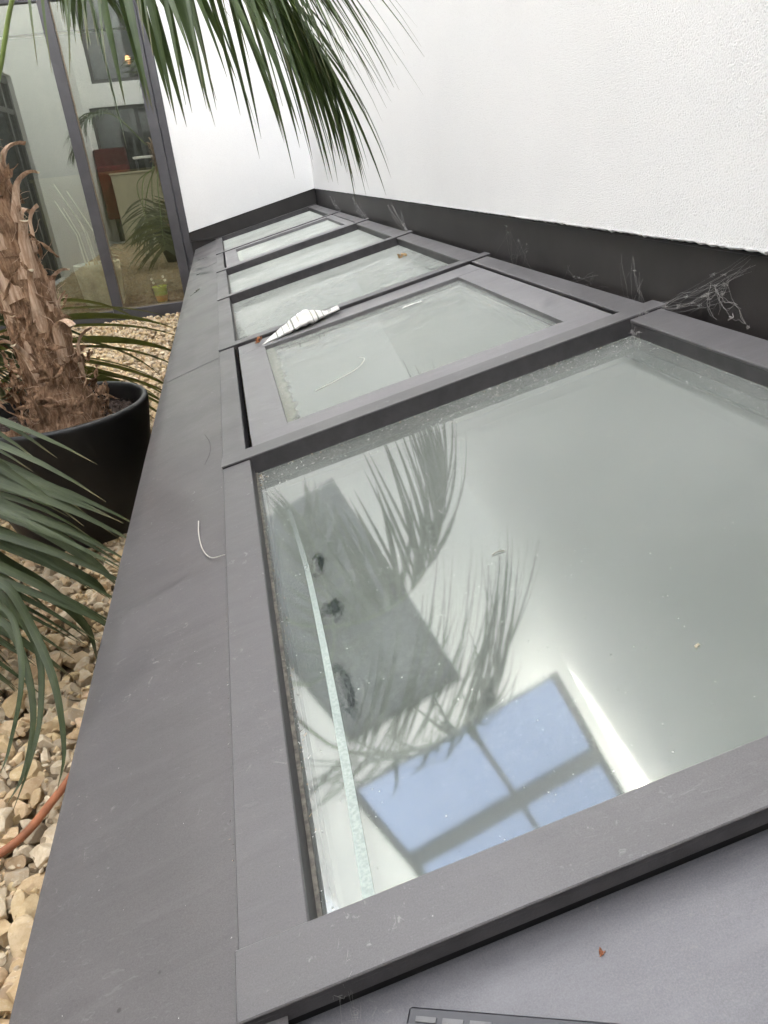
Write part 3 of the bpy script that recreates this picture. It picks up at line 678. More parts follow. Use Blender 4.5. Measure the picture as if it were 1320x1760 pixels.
# ------------------------------------------------------------------ palm
CR=Vector((-.585,2.10,.84))
pa=empty('palm',(-.51,2.10,-.17)); tag(pa,'palm with long arching green fronds and a shaggy brown fibrous trunk','palm')
def leaf_mat(name, a, b, tip):
    t=NT(name); uv=t.n('ShaderNodeSeparateXYZ'); t.t.links.new(t.tc.outputs['UV'],uv.inputs[0])
    u,v=uv.outputs[0],uv.outputs[1]
    st=t.math('SINE',t.math('MULTIPLY',u,55)); n=t.noise(9,3,.6)
    c=t.mix(t.ramp(n,.3,.7),a,b); c=t.mix(t.math('MULTIPLY',t.ramp(st,.2,1),.25),c,tuple(k*1.5 for k in b))
    c=t.mix(t.math('MULTIPLY',t.ramp(t.math('ABSOLUTE',t.math('SUBTRACT',u,.5)),0,.05,1,0),.35),c,(.12,.16,.06))
    c=t.mix(t.math('MULTIPLY',t.ramp(v,.86,1.0),.8),c,tip)
    p=t.pbsdf(Base_Color=c,Roughness=.42,Specular_IOR_Level=.45,Normal=t.bump(st,.25,.0006))
    tl=t.n('ShaderNodeBsdfTranslucent'); t.set(tl.inputs[0],tuple(k*1.6 for k in b))
    mx=t.n('ShaderNodeMixShader'); mx.inputs[0].default_value=.14; t.t.links.new(p,mx.inputs[1]); t.t.links.new(tl.outputs[0],mx.inputs[2])
    return t.finish(mx.outputs[0])
M_LEAF=leaf_mat('palm_leaf',(.030,.052,.012),(.054,.084,.022),(.14,.12,.05))
M_LEAF2=leaf_mat('palm_leaf_bluish',(.030,.045,.015),(.054,.072,.027),(.16,.13,.06))
M_LEAF3=leaf_mat('palm_leaf_yellowing',(.06,.075,.015),(.10,.11,.02),(.25,.18,.06))
M_PET=simple('green_petiole',(.16,.22,.05),.4,.5,12,.2)
def bez(pts, n):
    """Catmull-Rom through pts"""
    pts=[Vector(p) for p in pts]; q=[pts[0]*2-pts[1]]+pts+[pts[-1]*2-pts[-2]]; out=[]
    segs=len(pts)-1
    for i in range(n):
        tt=i/(n-1)*segs; k=min(int(tt),segs-1); u=tt-k; a,b,c,d=q[k],q[k+1],q[k+2],q[k+3]
        out.append(.5*((2*b)+(c-a)*u+(2*a-5*b+4*c-d)*u*u+(3*b-3*c+d-a)*u**3))
    return out
def leaflet(m, b, d, ln, w, g, up, r, nseg=9, twist=0, lim=None):
    d=d.normalized(); rows=[]; p=b.copy(); seg=ln/nseg
    side=d.cross(up)
    if side.length<1e-3: side=Vector((1,0,0))
    side.normalize(); side=(Matrix.Rotation(twist,3,d)@side)
    for k in range(nseg+1):
        s_=k/nseg; ww=w*(min(1,.35+s_*3.2) if s_<.25 else (1-((s_-.25)/.75)**1.6))*.5+.0003
        nrm=side.cross(d).normalized()
        rows.append([p-side*ww, p-nrm*ww*.35, p+side*ww])
        d=(d+Vector((0,0,-1))*g*(.4+1.3*s_)/nseg).normalized(); side=(side-d*side.dot(d)).normalized()
        p=p+d*seg
    m.grid(rows)
def frond(spine, n=70, start=.25, ln=.45, w=.024, g=.7, mat=None, seed=0, spread=.9, sides=(-1,1), name='frond', rad=.009, jit=.1, lenf=None, fwd=.55, updir=None, end=1.0, drop=0.0, dlo=.25):
    r=random.Random(seed); sp=bez(spine,60); m=MB()
    for i in range(n):
        s_=start+(end-start)*((i+.5)/n)**.78
        for sd in sides:
            s2=min(.999,max(0,s_+r.uniform(-.004,.004))); k=s2*(len(sp)-1); a=int(k); b=sp[a].lerp(sp[min(a+1,len(sp)-1)],k-a)
            tg=(sp[min(a+1,len(sp)-1)]-sp[max(a-1,0)]).normalized()
            upv=Vector((0,0,1)); upv=(upv-tg*upv.dot(tg))
            if upv.length<.2: upv=Vector((0,-1,0))-tg*tg.dot(Vector((0,-1,0)))
            upv.normalize()
            if updir: upv=(Vector(updir)-tg*Vector(updir).dot(tg)).normalized()
            sv_=tg.cross(upv).normalized()*sd
            x=(s2-start)/(1-start); f=fwd+.9*x*x
            d=sv_*spread+tg*f+upv*.25+Vector((0,0,-drop*r.uniform(dlo,1.25)))+Vector((r.gauss(0,jit),r.gauss(0,jit),r.gauss(0,jit)))
            l=ln*(math.sin(math.pi*min(1,.22+x*.62))**.7 if lenf is None else lenf(x))*r.uniform(.86,1.1)
            leaflet(m,b,d,l,w*r.uniform(.8,1.1)*(1-.35*x),g*r.uniform(.7,1.3),upv,r,twist=r.uniform(-.5,.5)+sd*.3)
    o=m.build(name,mat or M_LEAF,None,smooth=True,recalc=False); o.parent=pa; o.matrix_parent_inverse=Matrix.Translation(-pa.location)
    t_=MB(); rr=[rad*(1-.8*i/59) for i in range(60)]; t_.tube(sp,rr,8); q=t_.build('petiole',M_PET,None,smooth=True); q.parent=o
    return o
# big frond arching over the skylight, leaflets hanging into view
frond([CR+Vector((.02,0,-.30)),(-.50,2.09,.62),(-.41,2.09,.78),(-.31,2.09,.96),(-.15,2.09,1.07),(.04,2.10,1.10),(.21,2.11,1.03),(.35,2.13,.90),(.45,2.15,.74)],n=38,ln=1.0,start=.48,w=.028,g=.9,seed=1,spread=.42,rad=.008,drop=1.5,fwd=.14,jit=.10,lenf=lambda x:.50+.10*x-.22*max(0,x-.55)/.45)
# second frond reaching toward the viewer above the first pane
frond([CR+Vector((0,-.02,.06)),(-.50,1.92,1.15),(-.40,1.76,1.26),(-.24,1.58,1.23),(-.05,1.40,1.14),(.10,1.27,1.04),(.20,1.22,.94)],n=50,start=.36,ln=.65,w=.015,g=.5,seed=2,spread=.95,drop=1.0,dlo=.6,fwd=.5,jit=.13)
# frond drooping left of the viewer, leaflets pointing right over the gravel
frond([CR+Vector((-.02,-.05,-.1)),(-.70,1.75,.62),(-.80,1.45,.25),(-.80,1.28,.02),(-.76,1.15,-.18)],n=38,start=.45,ln=.66,w=.031,g=.55,mat=M_LEAF2,seed=3,spread=1.1,sides=(-1,),fwd=.25,jit=.06,updir=(.2,-.6,1),drop=.1)
frond([CR+Vector((-.05,-.05,-.2)),(-.80,1.80,.40),(-.92,1.60,.10),(-.90,1.45,-.12),(-.86,1.3,-.26)],n=36,start=.45,ln=.62,w=.028,g=1.1,mat=M_LEAF2,seed=13,spread=1.1,sides=(-1,),fwd=.15,jit=.10,updir=(.2,-.6,1))
frond([CR+Vector((-.05,.05,-.2)),(-.80,2.25,.50),(-.86,2.45,.20),(-.84,2.55,0),(-.80,2.6,-.15)],n=24,start=.4,ln=.5,w=.03,g=.8,mat=M_LEAF2,seed=4,spread=1,sides=(1,-1))
# lowest frond on the left: long thin leaflets arching down to the gravel
def arched_leaves(rows_, mat, name='frond'):
    m=MB()
    for pts,w in rows_:
        sp=bez(pts,22); G=[]
        for k,p in enumerate(sp):
            x=k/21; d=(sp[min(k+1,21)]-sp[max(k-1,0)]).normalized(); vd=(Vector((-.2,-.5,1))).normalized(); sd=d.cross(vd).normalized(); n_=sd.cross(d)
            ww=w*.5*(1 if x<.45 else max(0,1-((x-.45)/.55)**1.5))+.0003
            G.append([p-sd*ww,p-n_*ww*.4,p+sd*ww])
        m.grid(G)
    o=m.build(name,mat,smooth=True,recalc=False); o.parent=pa; o.matrix_parent_inverse=Matrix.Translation(-pa.location)
    t_=MB(); a=Vector(rows_[0][0][0]); t_.tube(bez([CR+Vector((-.05,-.1,-.2)),(-.95,1.6,.45),(-.92,1.25,.05),a+Vector((-.12,.1,.02)),a+Vector((-.02,-.1,-.05))],30),[.008-.0002*k for k in range(30)],7); q=t_.build('petiole',M_PET,smooth=True); q.parent=o
arched_leaves([([(-0.542, 1.08, -0.181), (-0.439, 1.03, -0.162), (-0.395, 0.98, -0.244), (-0.362, 0.9, -0.326), (-0.359, 0.83, -0.416), (-0.378, 0.79, -0.468)], 0.016), ([(-0.562, 1.08, -0.243), (-0.463, 1.03, -0.241), (-0.428, 0.98, -0.302), (-0.415, 0.9, -0.379), (-0.438, 0.83, -0.448), (-0.466, 0.79, -0.475)], 0.014), ([(-0.554, 1.08, -0.218), (-0.454, 1.03, -0.21), (-0.423, 0.98, -0.25), (-0.417, 0.9, -0.312), (-0.446, 0.83, -0.391), (-0.454, 0.79, -0.404)], 0.012), ([(-0.538, 1.08, -0.169), (-0.453, 1.03, -0.172), (-0.399, 0.98, -0.282), (-0.4, 0.9, -0.37), (-0.42, 0.83, -0.426), (-0.463, 0.79, -0.497)], 0.013), ([(-0.592, 1.3, -0.137), (-0.528, 1.3, -0.237), (-0.455, 1.3, -0.328), (-0.392, 1.28, -0.441), (-0.384, 1.25, -0.518)], 0.026), ([(-0.599, 1.4, -0.067), (-0.527, 1.4, -0.153), (-0.427, 1.4, -0.256), (-0.353, 1.38, -0.34), (-0.317, 1.36, -0.39)], 0.032), ([(-0.592, 1.3, -0.137), (-0.509, 1.3, -0.175), (-0.425, 1.3, -0.266), (-0.354, 1.3, -0.335), (-0.328, 1.3, -0.388)], 0.03)], M_LEAF2)
# low frond hanging behind the trunk
frond([CR+Vector((.0,.1,-.2)),(-.62,2.5,.45),(-.64,2.75,.15),(-.66,2.9,-.12),(-.66,3.0,-.3)],n=20,start=.50,ln=.58,w=.034,g=.7,mat=M_LEAF3,seed=5,spread=1.1,sides=(1,-1),fwd=.2)
frond([CR+Vector((-.1,.0,.05)),(-1.0,2.2,1.25),(-1.3,2.4,1.2),(-1.5,2.5,.9)],n=40,start=.3,ln=.42,w=.024,g=1.2,seed=6)
frond([CR+Vector((0,.0,.1)),(-.55,2.5,1.5),(-.45,3.0,1.7),(-.35,3.4,1.5),(-.3,3.6,1.25)],n=46,start=.3,ln=.42,w=.024,g=1.2,seed=7)

# trunk
T0,T1=Vector((-.505,2.10,-.19)),Vector((-.565,2.10,.86))
def trunk_c(s_): return T0.lerp(T1,s_)+Vector((.012*math.sin(s_*5),.01*math.sin(s_*7),0))
def trunk_r(s_): return .094-.016*s_+.034*max(0,1-s_/.16)**1.3
m=MB(); G=[]
for i in range(150):
    s_=i/149; c=trunk_c(s_); row=[]
    for k in range(72):
        a=k*2*math.pi/72; rr=trunk_r(s_)-.012
        q=Vector((math.cos(a)*2.2,math.sin(a)*2.2,s_*9)); rr+=.012*noise.noise(q)+.006*noise.noise(q*3.1)+.003*noise.noise(Vector((math.cos(a)*14,math.sin(a)*14,s_*16)))
        row.append(c+Vector((math.cos(a)*rr,math.sin(a)*rr,0)))
    G.append(row)
m.grid(G,close=True)
t=NT('palm_fibre'); n=t.noise(9,4,.6,vec=t.map(scale=(9,9,1.6),rot=(.3,.2,0)),dist=1.5); n2=t.noise(26,5,.7); fb=t.noise(30,4,.7,vec=t.map(scale=(7,7,1),rot=(-.35,.35,0)))
c=t.mix(t.ramp(n,.3,.7),(.23,.125,.072),(.47,.31,.20)); c=t.mix(t.math('MULTIPLY',t.ramp(n2,.35,.6,1,0),.55),c,(.075,.04,.022)); c=t.mix(t.math('MULTIPLY',t.ramp(fb,.55,.75),.5),c,(.48,.34,.22))
M_FIB=t.finish(t.pbsdf(Base_Color=c,Roughness=.9,Specular_IOR_Level=.15,Normal=t.bump(t.math('ADD',fb,n),1.0,.006)))
o=child(m.build('trunk',M_FIB,smooth=True,recalc=False),pa)
trunk_o=o
def strap(m, P0, d0, n0, ln, w0, w1, th, curl, r, nseg=12):
    """flat fibrous strap hugging the trunk then flaring out"""
    p=Vector(P0); d=Vector(d0).normalized(); nn=Vector(n0).normalized(); rows=[]
    cb=r.uniform(-.12,.12)
    for k in range(nseg+1):
        s_=k/nseg; side=d.cross(nn).normalized(); w=w0+(w1-w0)*min(1,s_*1.4); cup=.28*w; t2=th*(1-.25*s_)
        rid=.0012*math.sin(k*1.9+cb*9)
        rows.append([p-side*w/2-nn*cup*.3, p-side*w*.25+nn*(t2*.8+rid), p+nn*t2*1.1, p+side*w*.25+nn*(t2*.8-rid), p+side*w/2-nn*cup*.3, p+side*w*.22-nn*t2*.25, p-nn*t2*.4, p-side*w*.22-nn*t2*.25])
        ang=curl(s_)/nseg; d=(d+nn*ang+side*cb/nseg).normalized(); nn=(nn-d*nn.dot(d)).normalized(); p=p+d*ln/nseg
    m.grid(rows,close=True); m.face(rows[-1],m=1); m.face(rows[0][::-1])
t=NT('dry_leaf_base'); n=t.noise(14,4,.6,vec=t.map(scale=(10,10,1.2))); c=t.mix(t.ramp(n,.3,.7),(.38,.235,.15),(.66,.50,.37)); c=t.mix(t.math('MULTIPLY',t.ramp(t.noise(12,4,.7),.5,.7),.6),c,(.15,.08,.045))
M_STUB=t.finish(t.pbsdf(Base_Color=c,Roughness=.75,Specular_IOR_Level=.25,Normal=t.bump(n,.7,.003)))
M_CUT=simple('cut_end',(.50,.42,.30),.8,.2,80,.3)
r=random.Random(11); ga=2.39996
NS=50
for i in range(NS):
    s_=.12+.86*i/NS+r.uniform(-.01,.01); a=i*ga+r.uniform(-.25,.25); c=trunk_c(s_); rad=Vector((math.cos(a),math.sin(a),0)); tang=Vector((-math.sin(a),math.cos(a),0))
    base=c+rad*(trunk_r(s_)-.016); ln=r.uniform(.10,.20); lean=r.uniform(-.35,.35)
    kk=r.uniform(.6,2.6); st=r.uniform(.35,.7)
    m=MB(); strap(m,base,Vector((0,0,1))+tang*lean+rad*.10,rad,ln,r.uniform(.040,.072),r.uniform(.014,.030),r.uniform(.005,.008),(lambda x,kk=kk,st=st: kk*1.8 if x>st else -.05),r)
    child(m.build('leaf_stub',[M_STUB,M_CUT],smooth=True,angle=50),pa)
# fibre flaps and loose threads
m=MB()
for i in range(210):
    low=i<110; s_=r.uniform(.0,.2) if low else r.uniform(.1,1.0); a=r.uniform(0,6.28); c=trunk_c(s_); rad=Vector((math.cos(a),math.sin(a),0)); tang=Vector((-math.sin(a),math.cos(a),0))
    base=c+rad*(trunk_r(s_)-.008+(r.uniform(0,.03) if low else 0)); dr=(tang*r.uniform(-1.2,1.2)+Vector((0,0,r.uniform(-.3,1.0)))+rad*r.uniform(.05,.6 if low else .35)).normalized()
    ln=r.uniform(.04,.12); w=r.uniform(.008,.045 if low else .03); sd=dr.cross(rad).normalized(); rows=[]; p=base.copy(); ph=r.uniform(0,6)
    for k in range(8):
        x=k/7; ww=w*(1-x)**.6*(.7+.3*math.sin(k*2.1+ph)); up=rad*.006*math.sin(k*1.3+ph)
        rows.append([p-sd*ww/2+up,p+rad*.004,p+sd*ww/2-up]); dr=(dr+rad*r.uniform(-.22,.12)+sd*r.uniform(-.15,.15)).normalized(); p=p+dr*ln/7
    m.grid(rows)
child(m.build('fibre_flaps',M_FIB,smooth=True,recalc=False),pa)
m=MB()
for i in range(420):
    s_=r.random()**1.4; a=r.uniform(0,6.28); c=trunk_c(s_); rad=Vector((math.cos(a),math.sin(a),0)); tang=Vector((-math.sin(a),math.cos(a),0))
    p=c+rad*(trunk_r(s_)-.006); d=(tang*r.uniform(-1,1)+Vector((0,0,r.uniform(-1,1)))+rad*r.uniform(.1,.6)).normalized(); pts=[p.copy()]
    for k in range(6):
        d=(d+Vector((r.gauss(0,.3),r.gauss(0,.3),r.gauss(0,.3)))-rad*.08).normalized(); p=p+d*r.uniform(.006,.016); pts.append(p.copy())
    m.tube(pts,[.0009,.0008,.0008,.0007,.0006,.0005,.0004],3,cap=False)
child(m.build('fibre_threads',M_STUB,smooth=True,recalc=False),pa)

# ------------------------------------------------------------------ terracotta irrigation hose
m=MB(); m.tube(bez([(-.85,.62,GZ+.03),(-.62,.66,GZ+.02),(-.46,.71,GZ+.02),(-.39,.82,GZ+.02),(-.33,.98,GZ+.015),(-.22,1.10,GZ+.0)],60),.0075,12)
for k in (.35,.55): pass
tag(m.build('hose',simple('terracotta_rubber',(.33,.13,.065),.6,.3,15,.3),smooth=True),'curved terracotta coloured irrigation hose lying on the gravel','hose')

# ------------------------------------------------------------------ litter on the glass
def on_glass(name,label,cat,u,v,h=GH): 
    o=empty(name,sl(u,v,h),(0,-S,0)); return tag(o,label,cat)
# twisted paper wrapper
def wrapper():
    o=empty('paper_wrapper',sl(.131,1.915,-.010),(0,-S,0)); tag(o,'crumpled white paper cone with printed lines lying across the second pane frame','litter')
    t=NT('printed_paper'); uv=t.n('ShaderNodeSeparateXYZ'); t.t.links.new(t.tc.outputs['UV'],uv.inputs[0]); u,v=uv.outputs[0],uv.outputs[1]
    c=t.mix(t.ramp(t.noise(30,4),.4,.7),(.74,.73,.69),(.82,.82,.79))
    c=t.mix(t.math('MULTIPLY',t.ell(.55,.62,.22,.10,.2,.6,None,v,u),.35),c,(.60,.50,.34))
    for x0,w,a,lo,hi in ((.28,.004,.6,.2,.95),(.49,.004,.6,.1,.7),(.79,.005,.7,.2,.9),(.20,.006,.8,.1,.9),(.36,.005,.6,.1,.8),(.41,.007,.85,0,1),(.66,.005,.7,.2,1),(.72,.006,.85,.3,1)):
        ln=t.math('MULTIPLY',t.ramp(t.math('ABSOLUTE',t.math('SUBTRACT',v,x0)),w*.9,w*2.0,1,0),t.math('MULTIPLY',t.ramp(u,lo,lo+.03),t.ramp(u,hi-.03,hi,1,0)))
        c=t.mix(t.math('MULTIPLY',ln,a),c,(.10,.11,.08))
    br=t.math('MULTIPLY',t.math('MULTIPLY',t.ramp(v,.85,.86),t.ramp(v,.90,.91,1,0)),t.math('MULTIPLY',t.ramp(u,.35,.4),t.ramp(u,.75,.8,1,0)))
    c=t.mix(t.math('MULTIPLY',br,t.ramp(t.math('SINE',t.math('MULTIPLY',u,160)),-.3,.1)),c,(.07,.07,.06))
    rn=t.math('MULTIPLY',t.ramp(t.math('SINE',t.math('MULTIPLY',v,420)),.6,.9),t.math('MULTIPLY',t.ramp(t.noise(70,1),.5,.55),.22)); c=t.mix(rn,c,(.3,.3,.28))
    mt=t.finish(t.pbsdf(Base_Color=c,Roughness=.55,Specular_IOR_Level=.4))
    m=MB(); rows=[]; A=Vector((0,0,.0)); B=Vector((.252,.05,.012)); r=random.Random(4)
    ax=(B-A).normalized(); n_=26
    for i in range(n_):
        s_=i/(n_-1); c0=A.lerp(B,s_)+Vector((0,0,.0))
        # radius: point at left, widest at 60 %, then a narrow rolled neck
        R_=.048*min(1,s_/.55)**.9 if s_<.62 else (.048-(.048-.014)*min(1,(s_-.62)/.22))
        R_=max(R_,.0008); row=[]
        for k in range(17):
            a=-.25+k/16*(math.pi*1.22)
            q=Vector((0,math.cos(a)*R_*1.5,math.sin(a)*R_*.42)); q+=Vector((0,0,.011*R_/.05*abs(noise.noise(Vector((s_*11,k*.5,1))))+.003*R_/.05*noise.noise(Vector((s_*30,k*1.3,2)))))
            row.append(c0+q+Vector((0,R_*.9,R_*.12)))
        rows.append(row)
    m.grid(rows); ob=m.build('wrapper',mt,o,smooth=True,recalc=False,angle=60)
    md=ob.modifiers.new('thick','SOLIDIFY'); md.thickness=.0004
wrapper()
def dry_leaf(u,v,h,size,label,seed,col):
    o=on_glass('dry_leaf',label,'dry leaf',u,v,h); r=random.Random(seed); m=MB()
    for j in range(5):
        a=r.uniform(0,6.28); l=size*r.uniform(.5,1); d=Vector((math.cos(a),math.sin(a),r.uniform(.1,.6))); sd=d.cross(Vector((0,0,1))).normalized(); rows=[]
        for k in range(7):
            x=k/6; rows.append([d*l*x*.8+sd*w*size*.3*math.sin(math.pi*min(1,x+.1))+Vector((0,0,size*.25*math.sin(x*4+w+j)+size*.12)) for w in (-1,-.4,.3,1)])
        m.grid(rows)
    ob=m.build('blade',simple('dry_brown_leaf',col,.8,.2,60,.4),o,smooth=True,recalc=False); ob.modifiers.new('s','SOLIDIFY').thickness=.0006
dry_leaf(.122,1.945,-.004,.020,'curled rust brown leaf at the pointed end of the paper cone',1,(.34,.13,.055))
dry_leaf(.744,2.681,GH,.028,'curled tan dry leaf lying alone on the third glass pane',2,(.30,.20,.10))
dry_leaf(.229,-.02,-.031,.0035,'tiny brown leaf crumb on the lower grey sheet at front',3,(.25,.10,.05))
# feather / bird lime
o=on_glass('feather','small white feathery scrap on the glass of the sash pane','feather',.565,1.789,-.0215); r=random.Random(8); m=MB()
m.tube([(-.03,0,.002),(0,.004,.003),(.03,-.002,.002)],.0009,5)
for k in range(34):
    x=r.uniform(-.028,.028); a=r.choice([-1,1])*r.uniform(.6,1.4); l=r.uniform(.006,.018)
    b=Vector((x,0,.003)); e_=b+Vector((l*math.cos(a),l*math.sin(a),.001)); q=Vector((.0012,0,0)); m.face([b-q,b+q,e_])
m.build('vane',simple('white_down',(.75,.76,.74),.9,.1),o,recalc=False)
def wire(name,label,cat,pts,rad,mat,frame='glass'):
    P=[sl(*q) for q in pts]; m=MB(); m.tube(bez(P,40),[rad*(1-.5*i/39) for i in range(40)],6); tag(m.build(name,mat,smooth=True),label,cat)
M_STRAW=simple('pale_straw',(.68,.66,.56),.6); M_WIRE=simple('white_thread',(.50,.48,.43),.5)
wire('straw','thin pale curved plant straw on the glass of the near sash pane','straw',[(.216,1.323,-.0205),(.27,1.34,-.019),(.325,1.37,-.018),(.352,1.42,-.017),(.345,1.462,-.0205)],.0008,M_STRAW)
wire('plant_thread','short white curved thread lying on the left metal kerb','thread',[(-.045,.825,-.011),(-.0435,.775,-.0105),(-.036,.715,-.0095),(-.022,.675,-.008),(.001,.655,-.002)],.0011,M_WIRE)
wire('dark_hair','very fine dark curved hair lying on the left metal kerb','hair',[(-.04,1.27,-.0125),(-.028,1.20,-.0112),(-.027,1.14,-.011),(-.038,1.08,-.0122)],.0005,simple('dark_hair_strand',(.03,.02,.02),.6))
m=MB(); r=random.Random(21); o=on_glass('twig','tiny dry twig lying in the middle of the nearest pane','twig',.334,.459)
m.tube([(-.008,0,.001),(0,.001,.002),(.008,-.001,.001)],.0007,5); m.tube([(.002,.001,.002),(.005,.005,.003)],.0004,4); m.build('stick',simple('grey_twig',(.20,.19,.15),.8),o,smooth=True)
o=on_glass('crumb','small pale stone crumb on the right of the nearest pane','crumb',.431,.196); m=MB()
for _ in range(3):
    c0=Vector((r.uniform(-.0015,.0015),r.uniform(-.001,.001),.0015)); pts=[c0+Vector((r.gauss(0,1),r.gauss(0,1),r.gauss(0,1))).normalized()*.0022 for _ in range(5)]
    for f in ((0,1,2),(0,2,3),(0,3,4),(1,4,2),(2,4,3)): m.face([pts[k] for k in f])
m.build('chip',simple('pale_crumb',(.62,.55,.42),.8),o,recalc=False)

# flecks of dirt along the pane edges
def flecks():
    r=random.Random(31); m=MB()
    def fleck(u,v,h,s_,mi):
        a=r.uniform(0,6.28); l=s_*r.uniform(.8,3.0); d=Vector((math.cos(a),math.sin(a),r.uniform(0,.5)))*l; q=Vector((-math.sin(a),math.cos(a),.2))*s_*.35
        b=Vector((u,v,h+.0006)); P=[b-q,b+q,b+d+q*.4,b+d-q*.4]
        P=[sl(*p_) for p_ in P]; m.face(P,m=mi)
    for i,(a,b) in enumerate(spans):
        dens={0:1.0,1:.5,2:.6,3:.45,4:.2,5:.2}[i]
        h=GH if i not in (1,4) else -.0215; lo=UL+.004 if i not in(1,4) else .14; hi=UR-.004 if i not in (1,4) else .71
        far=b-.003 if i not in (1,4) else b-.10
        for k in range(int(900*dens)):
            fleck(r.uniform(lo,hi),far-abs(r.gauss(0,.05)),h,r.uniform(.0005,.0016),r.choice([0,0,0,1]))
        for k in range(int(420*dens)):
            fleck(hi-abs(r.gauss(0,.06)),r.uniform(a,far),h,r.uniform(.0004,.0011),r.choice([0,0,1]))
        for k in range(int(260*dens)):
            fleck(lo+abs(r.gauss(0,.004)),r.uniform(a,far),h,r.uniform(.0005,.0014),r.choice([0,1,2]))
        for k in range(int(600*dens)):
            fleck(r.uniform(lo,hi),r.uniform(a,far),h,r.uniform(.0002,.0006),r.choice([0,0,1]))
    for k in range(70): fleck(UL+.005+abs(r.gauss(0,.006)),.985-abs(r.gauss(0,.03)),GH,r.uniform(.0008,.002),r.choice([0,2]))
    for k in range(60): fleck(r.uniform(.1,.8),.99-abs(r.gauss(0,.004)),GH+.001,r.uniform(.0008,.002),r.choice([1,2,2]))
    # kerb and strips
    for k in range(300): fleck(r.uniform(-.17,-.01),r.uniform(.02,3.5),-.0135-.09*0,r.uniform(.0002,.0006),r.choice([0,0,1]))
    for k in range(160): fleck(-.001-abs(r.gauss(0,.0015)),r.uniform(.0,3.5),-.0075,r.uniform(.0003,.0010),r.choice([0,1,1,2]))
    for k in range(120): fleck(r.uniform(0,.05),r.uniform(.06,4),-.004,r.uniform(.0002,.0005),r.choice([0,0,1]))
    o=m.build('dust_flecks',[simple('pale_lint',(.55,.55,.52),.9,.1),simple('dark_grit',(.05,.04,.03),.9,.1),simple('tan_grit',(.36,.27,.17),.9,.1)],recalc=False)
    tag(o,'flecks of lint and grit scattered along the glass edges','dirt',kind='stuff')
flecks()

# ------------------------------------------------------------------ cobwebs
t=NT('cobweb'); M_WEB=t.finish(t.pbsdf(Base_Color=(.30,.29,.28),Roughness=.8,Specular_IOR_Level=.2))
def web(label, anchors_a, anchors_b, n, seed, sag=.012, rad=.00022, clumps=10, gr='cobwebs on the dark flashing'):
    r=random.Random(seed); m=MB(); A=[Vector(a) for a in anchors_a]; B=[Vector(b) for b in anchors_b]; mids=[]
    for i in range(n):
        a=r.choice(A)+Vector((0,r.gauss(0,.006),r.gauss(0,.004))); b=r.choice(B)+Vector((0,r.gauss(0,.010),r.gauss(0,.008)))
        pts=[]; off=Vector((-abs(r.gauss(0,.004)),r.gauss(0,.008),-abs(r.gauss(0,sag))))
        for k in range(9):
            x=k/8; p=a.lerp(b,x)+off*math.sin(math.pi*x)+Vector((0,r.gauss(0,.0022),r.gauss(0,.0022))); p.x=min(p.x,XW+.010); pts.append(p)
        m.tube(pts,rad*r.uniform(.6,1.5),3,cap=False); mids.append(pts)
    for i in range(n*2):
        p=r.choice(r.choice(mids)); q=r.choice(r.choice(mids)); 
        if (p-q).length<.04: m.tube([p,(p+q)/2+Vector((0,0,-.002)),q],rad*.7,3,cap=False)
    for i in range(clumps):
        p=r.choice(r.choice(mids))
        for k in range(7):
            d=Vector((r.gauss(0,1),r.gauss(0,1),r.gauss(0,1)))*.0022; m.tube([p-d,p+d.cross(Vector((0,0,1))),p+d],rad*1.3,3,cap=False)
    tag(m.build('cobweb',M_WEB,recalc=False),label,'cobweb',gr)
F_=XW+.008
web('densest cobweb, slanting up the flashing from the end of the first bar',[(XW-.015,1.01,.168),(XW-.008,1.0,.172)],[(F_,.85,.232),(F_,.80,.262),(F_,.773,.272),(F_,.83,.225)],22,1,.009,rad=.00012,clumps=16)
web('thin cobweb strands rising up and left from the first bar end',[(XW-.03,1.06,.160),(XW-.02,1.04,.166)],[(F_,1.192,.244),(F_,1.10,.21),(F_,1.14,.25)],7,2,.012,rad=.0001,clumps=3)
web('small cobweb hanging off the first bar end down to the glass',[(XW-.05,1.0,.165),(XW-.04,1.0,.168)],[tuple(sl(UR-.004,.985,GH+.002)),tuple(sl(UR-.012,.97,GH+.002))],12,3,.004,clumps=10)
web('faint cobweb on the flashing right of the densest one',[(F_,.86,.225),(F_,.82,.24)],[(F_,.781,.189),(F_,.80,.20),(F_,.86,.175)],9,4,.006,clumps=4)
web('loose cobweb on the flashing behind the second bar',[(F_,2.02,.135),(F_,1.80,.145),(F_,1.6,.15)],[(F_,1.84,.254),(F_,1.70,.215),(F_,1.75,.235)],14,5,.012,rad=.00012,clumps=7)
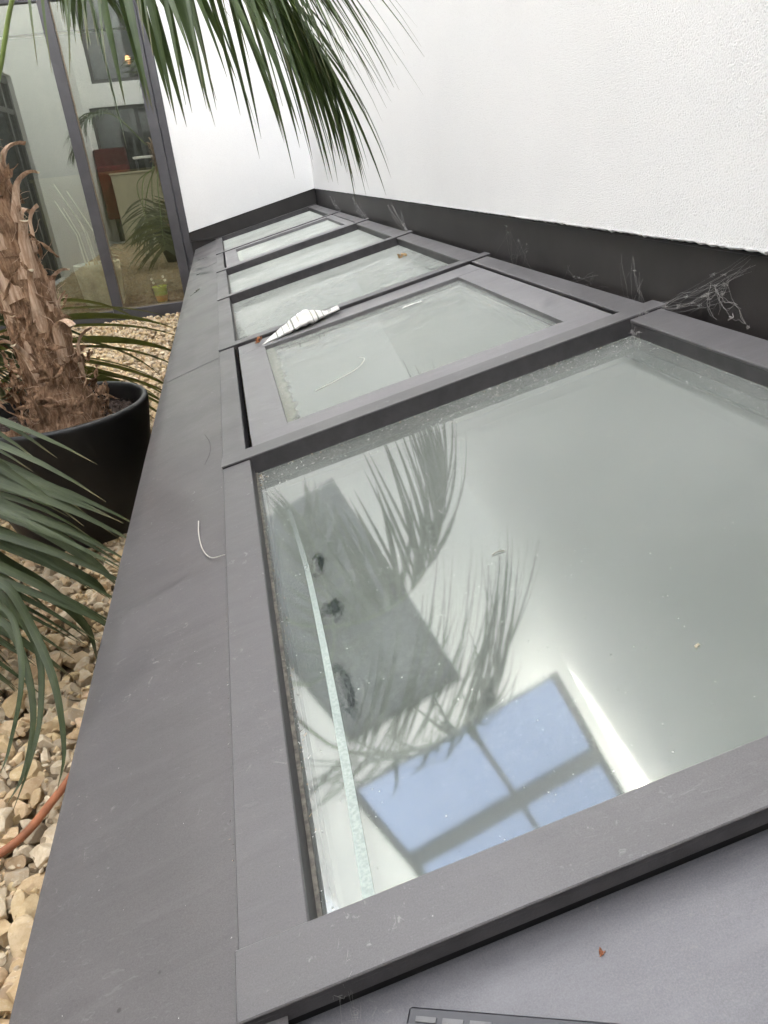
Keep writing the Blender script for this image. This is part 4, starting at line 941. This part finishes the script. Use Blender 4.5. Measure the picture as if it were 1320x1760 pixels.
web('faint cobweb low on the flashing between first and second bar',[(F_,1.5,.15),(F_,1.35,.16)],[(F_,1.3,.19),(F_,1.45,.2),(F_,1.25,.17)],8,6,.008,rad=.00012,clumps=4)
web('wispy cobweb on the flashing at the end of the third bar',[(F_,3.05,.155),(F_,3.12,.16)],[(F_,3.40,.27),(F_,3.2,.24),(F_,3.48,.255)],12,7,.01,rad=.0002,clumps=10)
web('wispy cobweb on the flashing at the end of the fourth bar',[(F_,4.02,.16),(F_,4.2,.165)],[(F_,4.5,.27),(F_,4.3,.25)],12,8,.012,rad=.00025,clumps=10)
web('farthest wispy cobweb on the flashing near the wall corner',[(F_,5.2,.17),(F_,5.1,.18)],[(F_,5.5,.26),(F_,5.3,.25)],8,9,.012,rad=.0003,clumps=6)
web('cobweb stretched across the front edge bar of the skylight',[tuple(sl(.078,.02,.001)),tuple(sl(.073,.035,.001))],[tuple(sl(.062,.004,-.018)),tuple(sl(.070,.004,-.02)),tuple(sl(.045,.004,-.012))],7,10,.001,rad=.00006,clumps=3,gr=None)

# ------------------------------------------------------------------ black case at the lower edge of the picture
o=empty('black_case',sl(.104,.005,-.031),(0,-S,math.radians(0))); tag(o,'flat black case with silver strips lying on the lower grey sheet','case')
A=Vector((.1055,-.0112)); Bv=Vector((.2006,-.0563)); d2=(Bv-A).normalized(); n2_=Vector((d2.y,-d2.x))
def casebox(m,a0,a1,b0,b1,z0,z1,bev=.0,mi=0):
    s0=len(m.v); m.box(a0,a1,b0,b1,z0,z1,bev=bev,m=mi)
    for k in range(s0,len(m.v)):
        x,y,z=m.v[k]; p=A+d2*x+n2_*y-Vector((.104,.005)); m.v[k]=(p.x,p.y,z)
m=MB(); casebox(m,0,.34,0,.10,.0005,.012,.0015); m.build('case_body',simple('black_satin_plastic',(.014,.014,.018),.35,.5),o)
ms=simple('brushed_silver',(.10,.10,.10),.5,.5,40,.3,metal=.5)
for k in range(3):
    m=MB(); casebox(m,.006+k*.017,.019+k*.017,.0060,.0092,.0121,.0128); m.build('silver_strip',ms,o)
m=MB(); casebox(m,.001,.12,.0108,.03,.0121,.0130); m.build('silver_plate',ms,o)
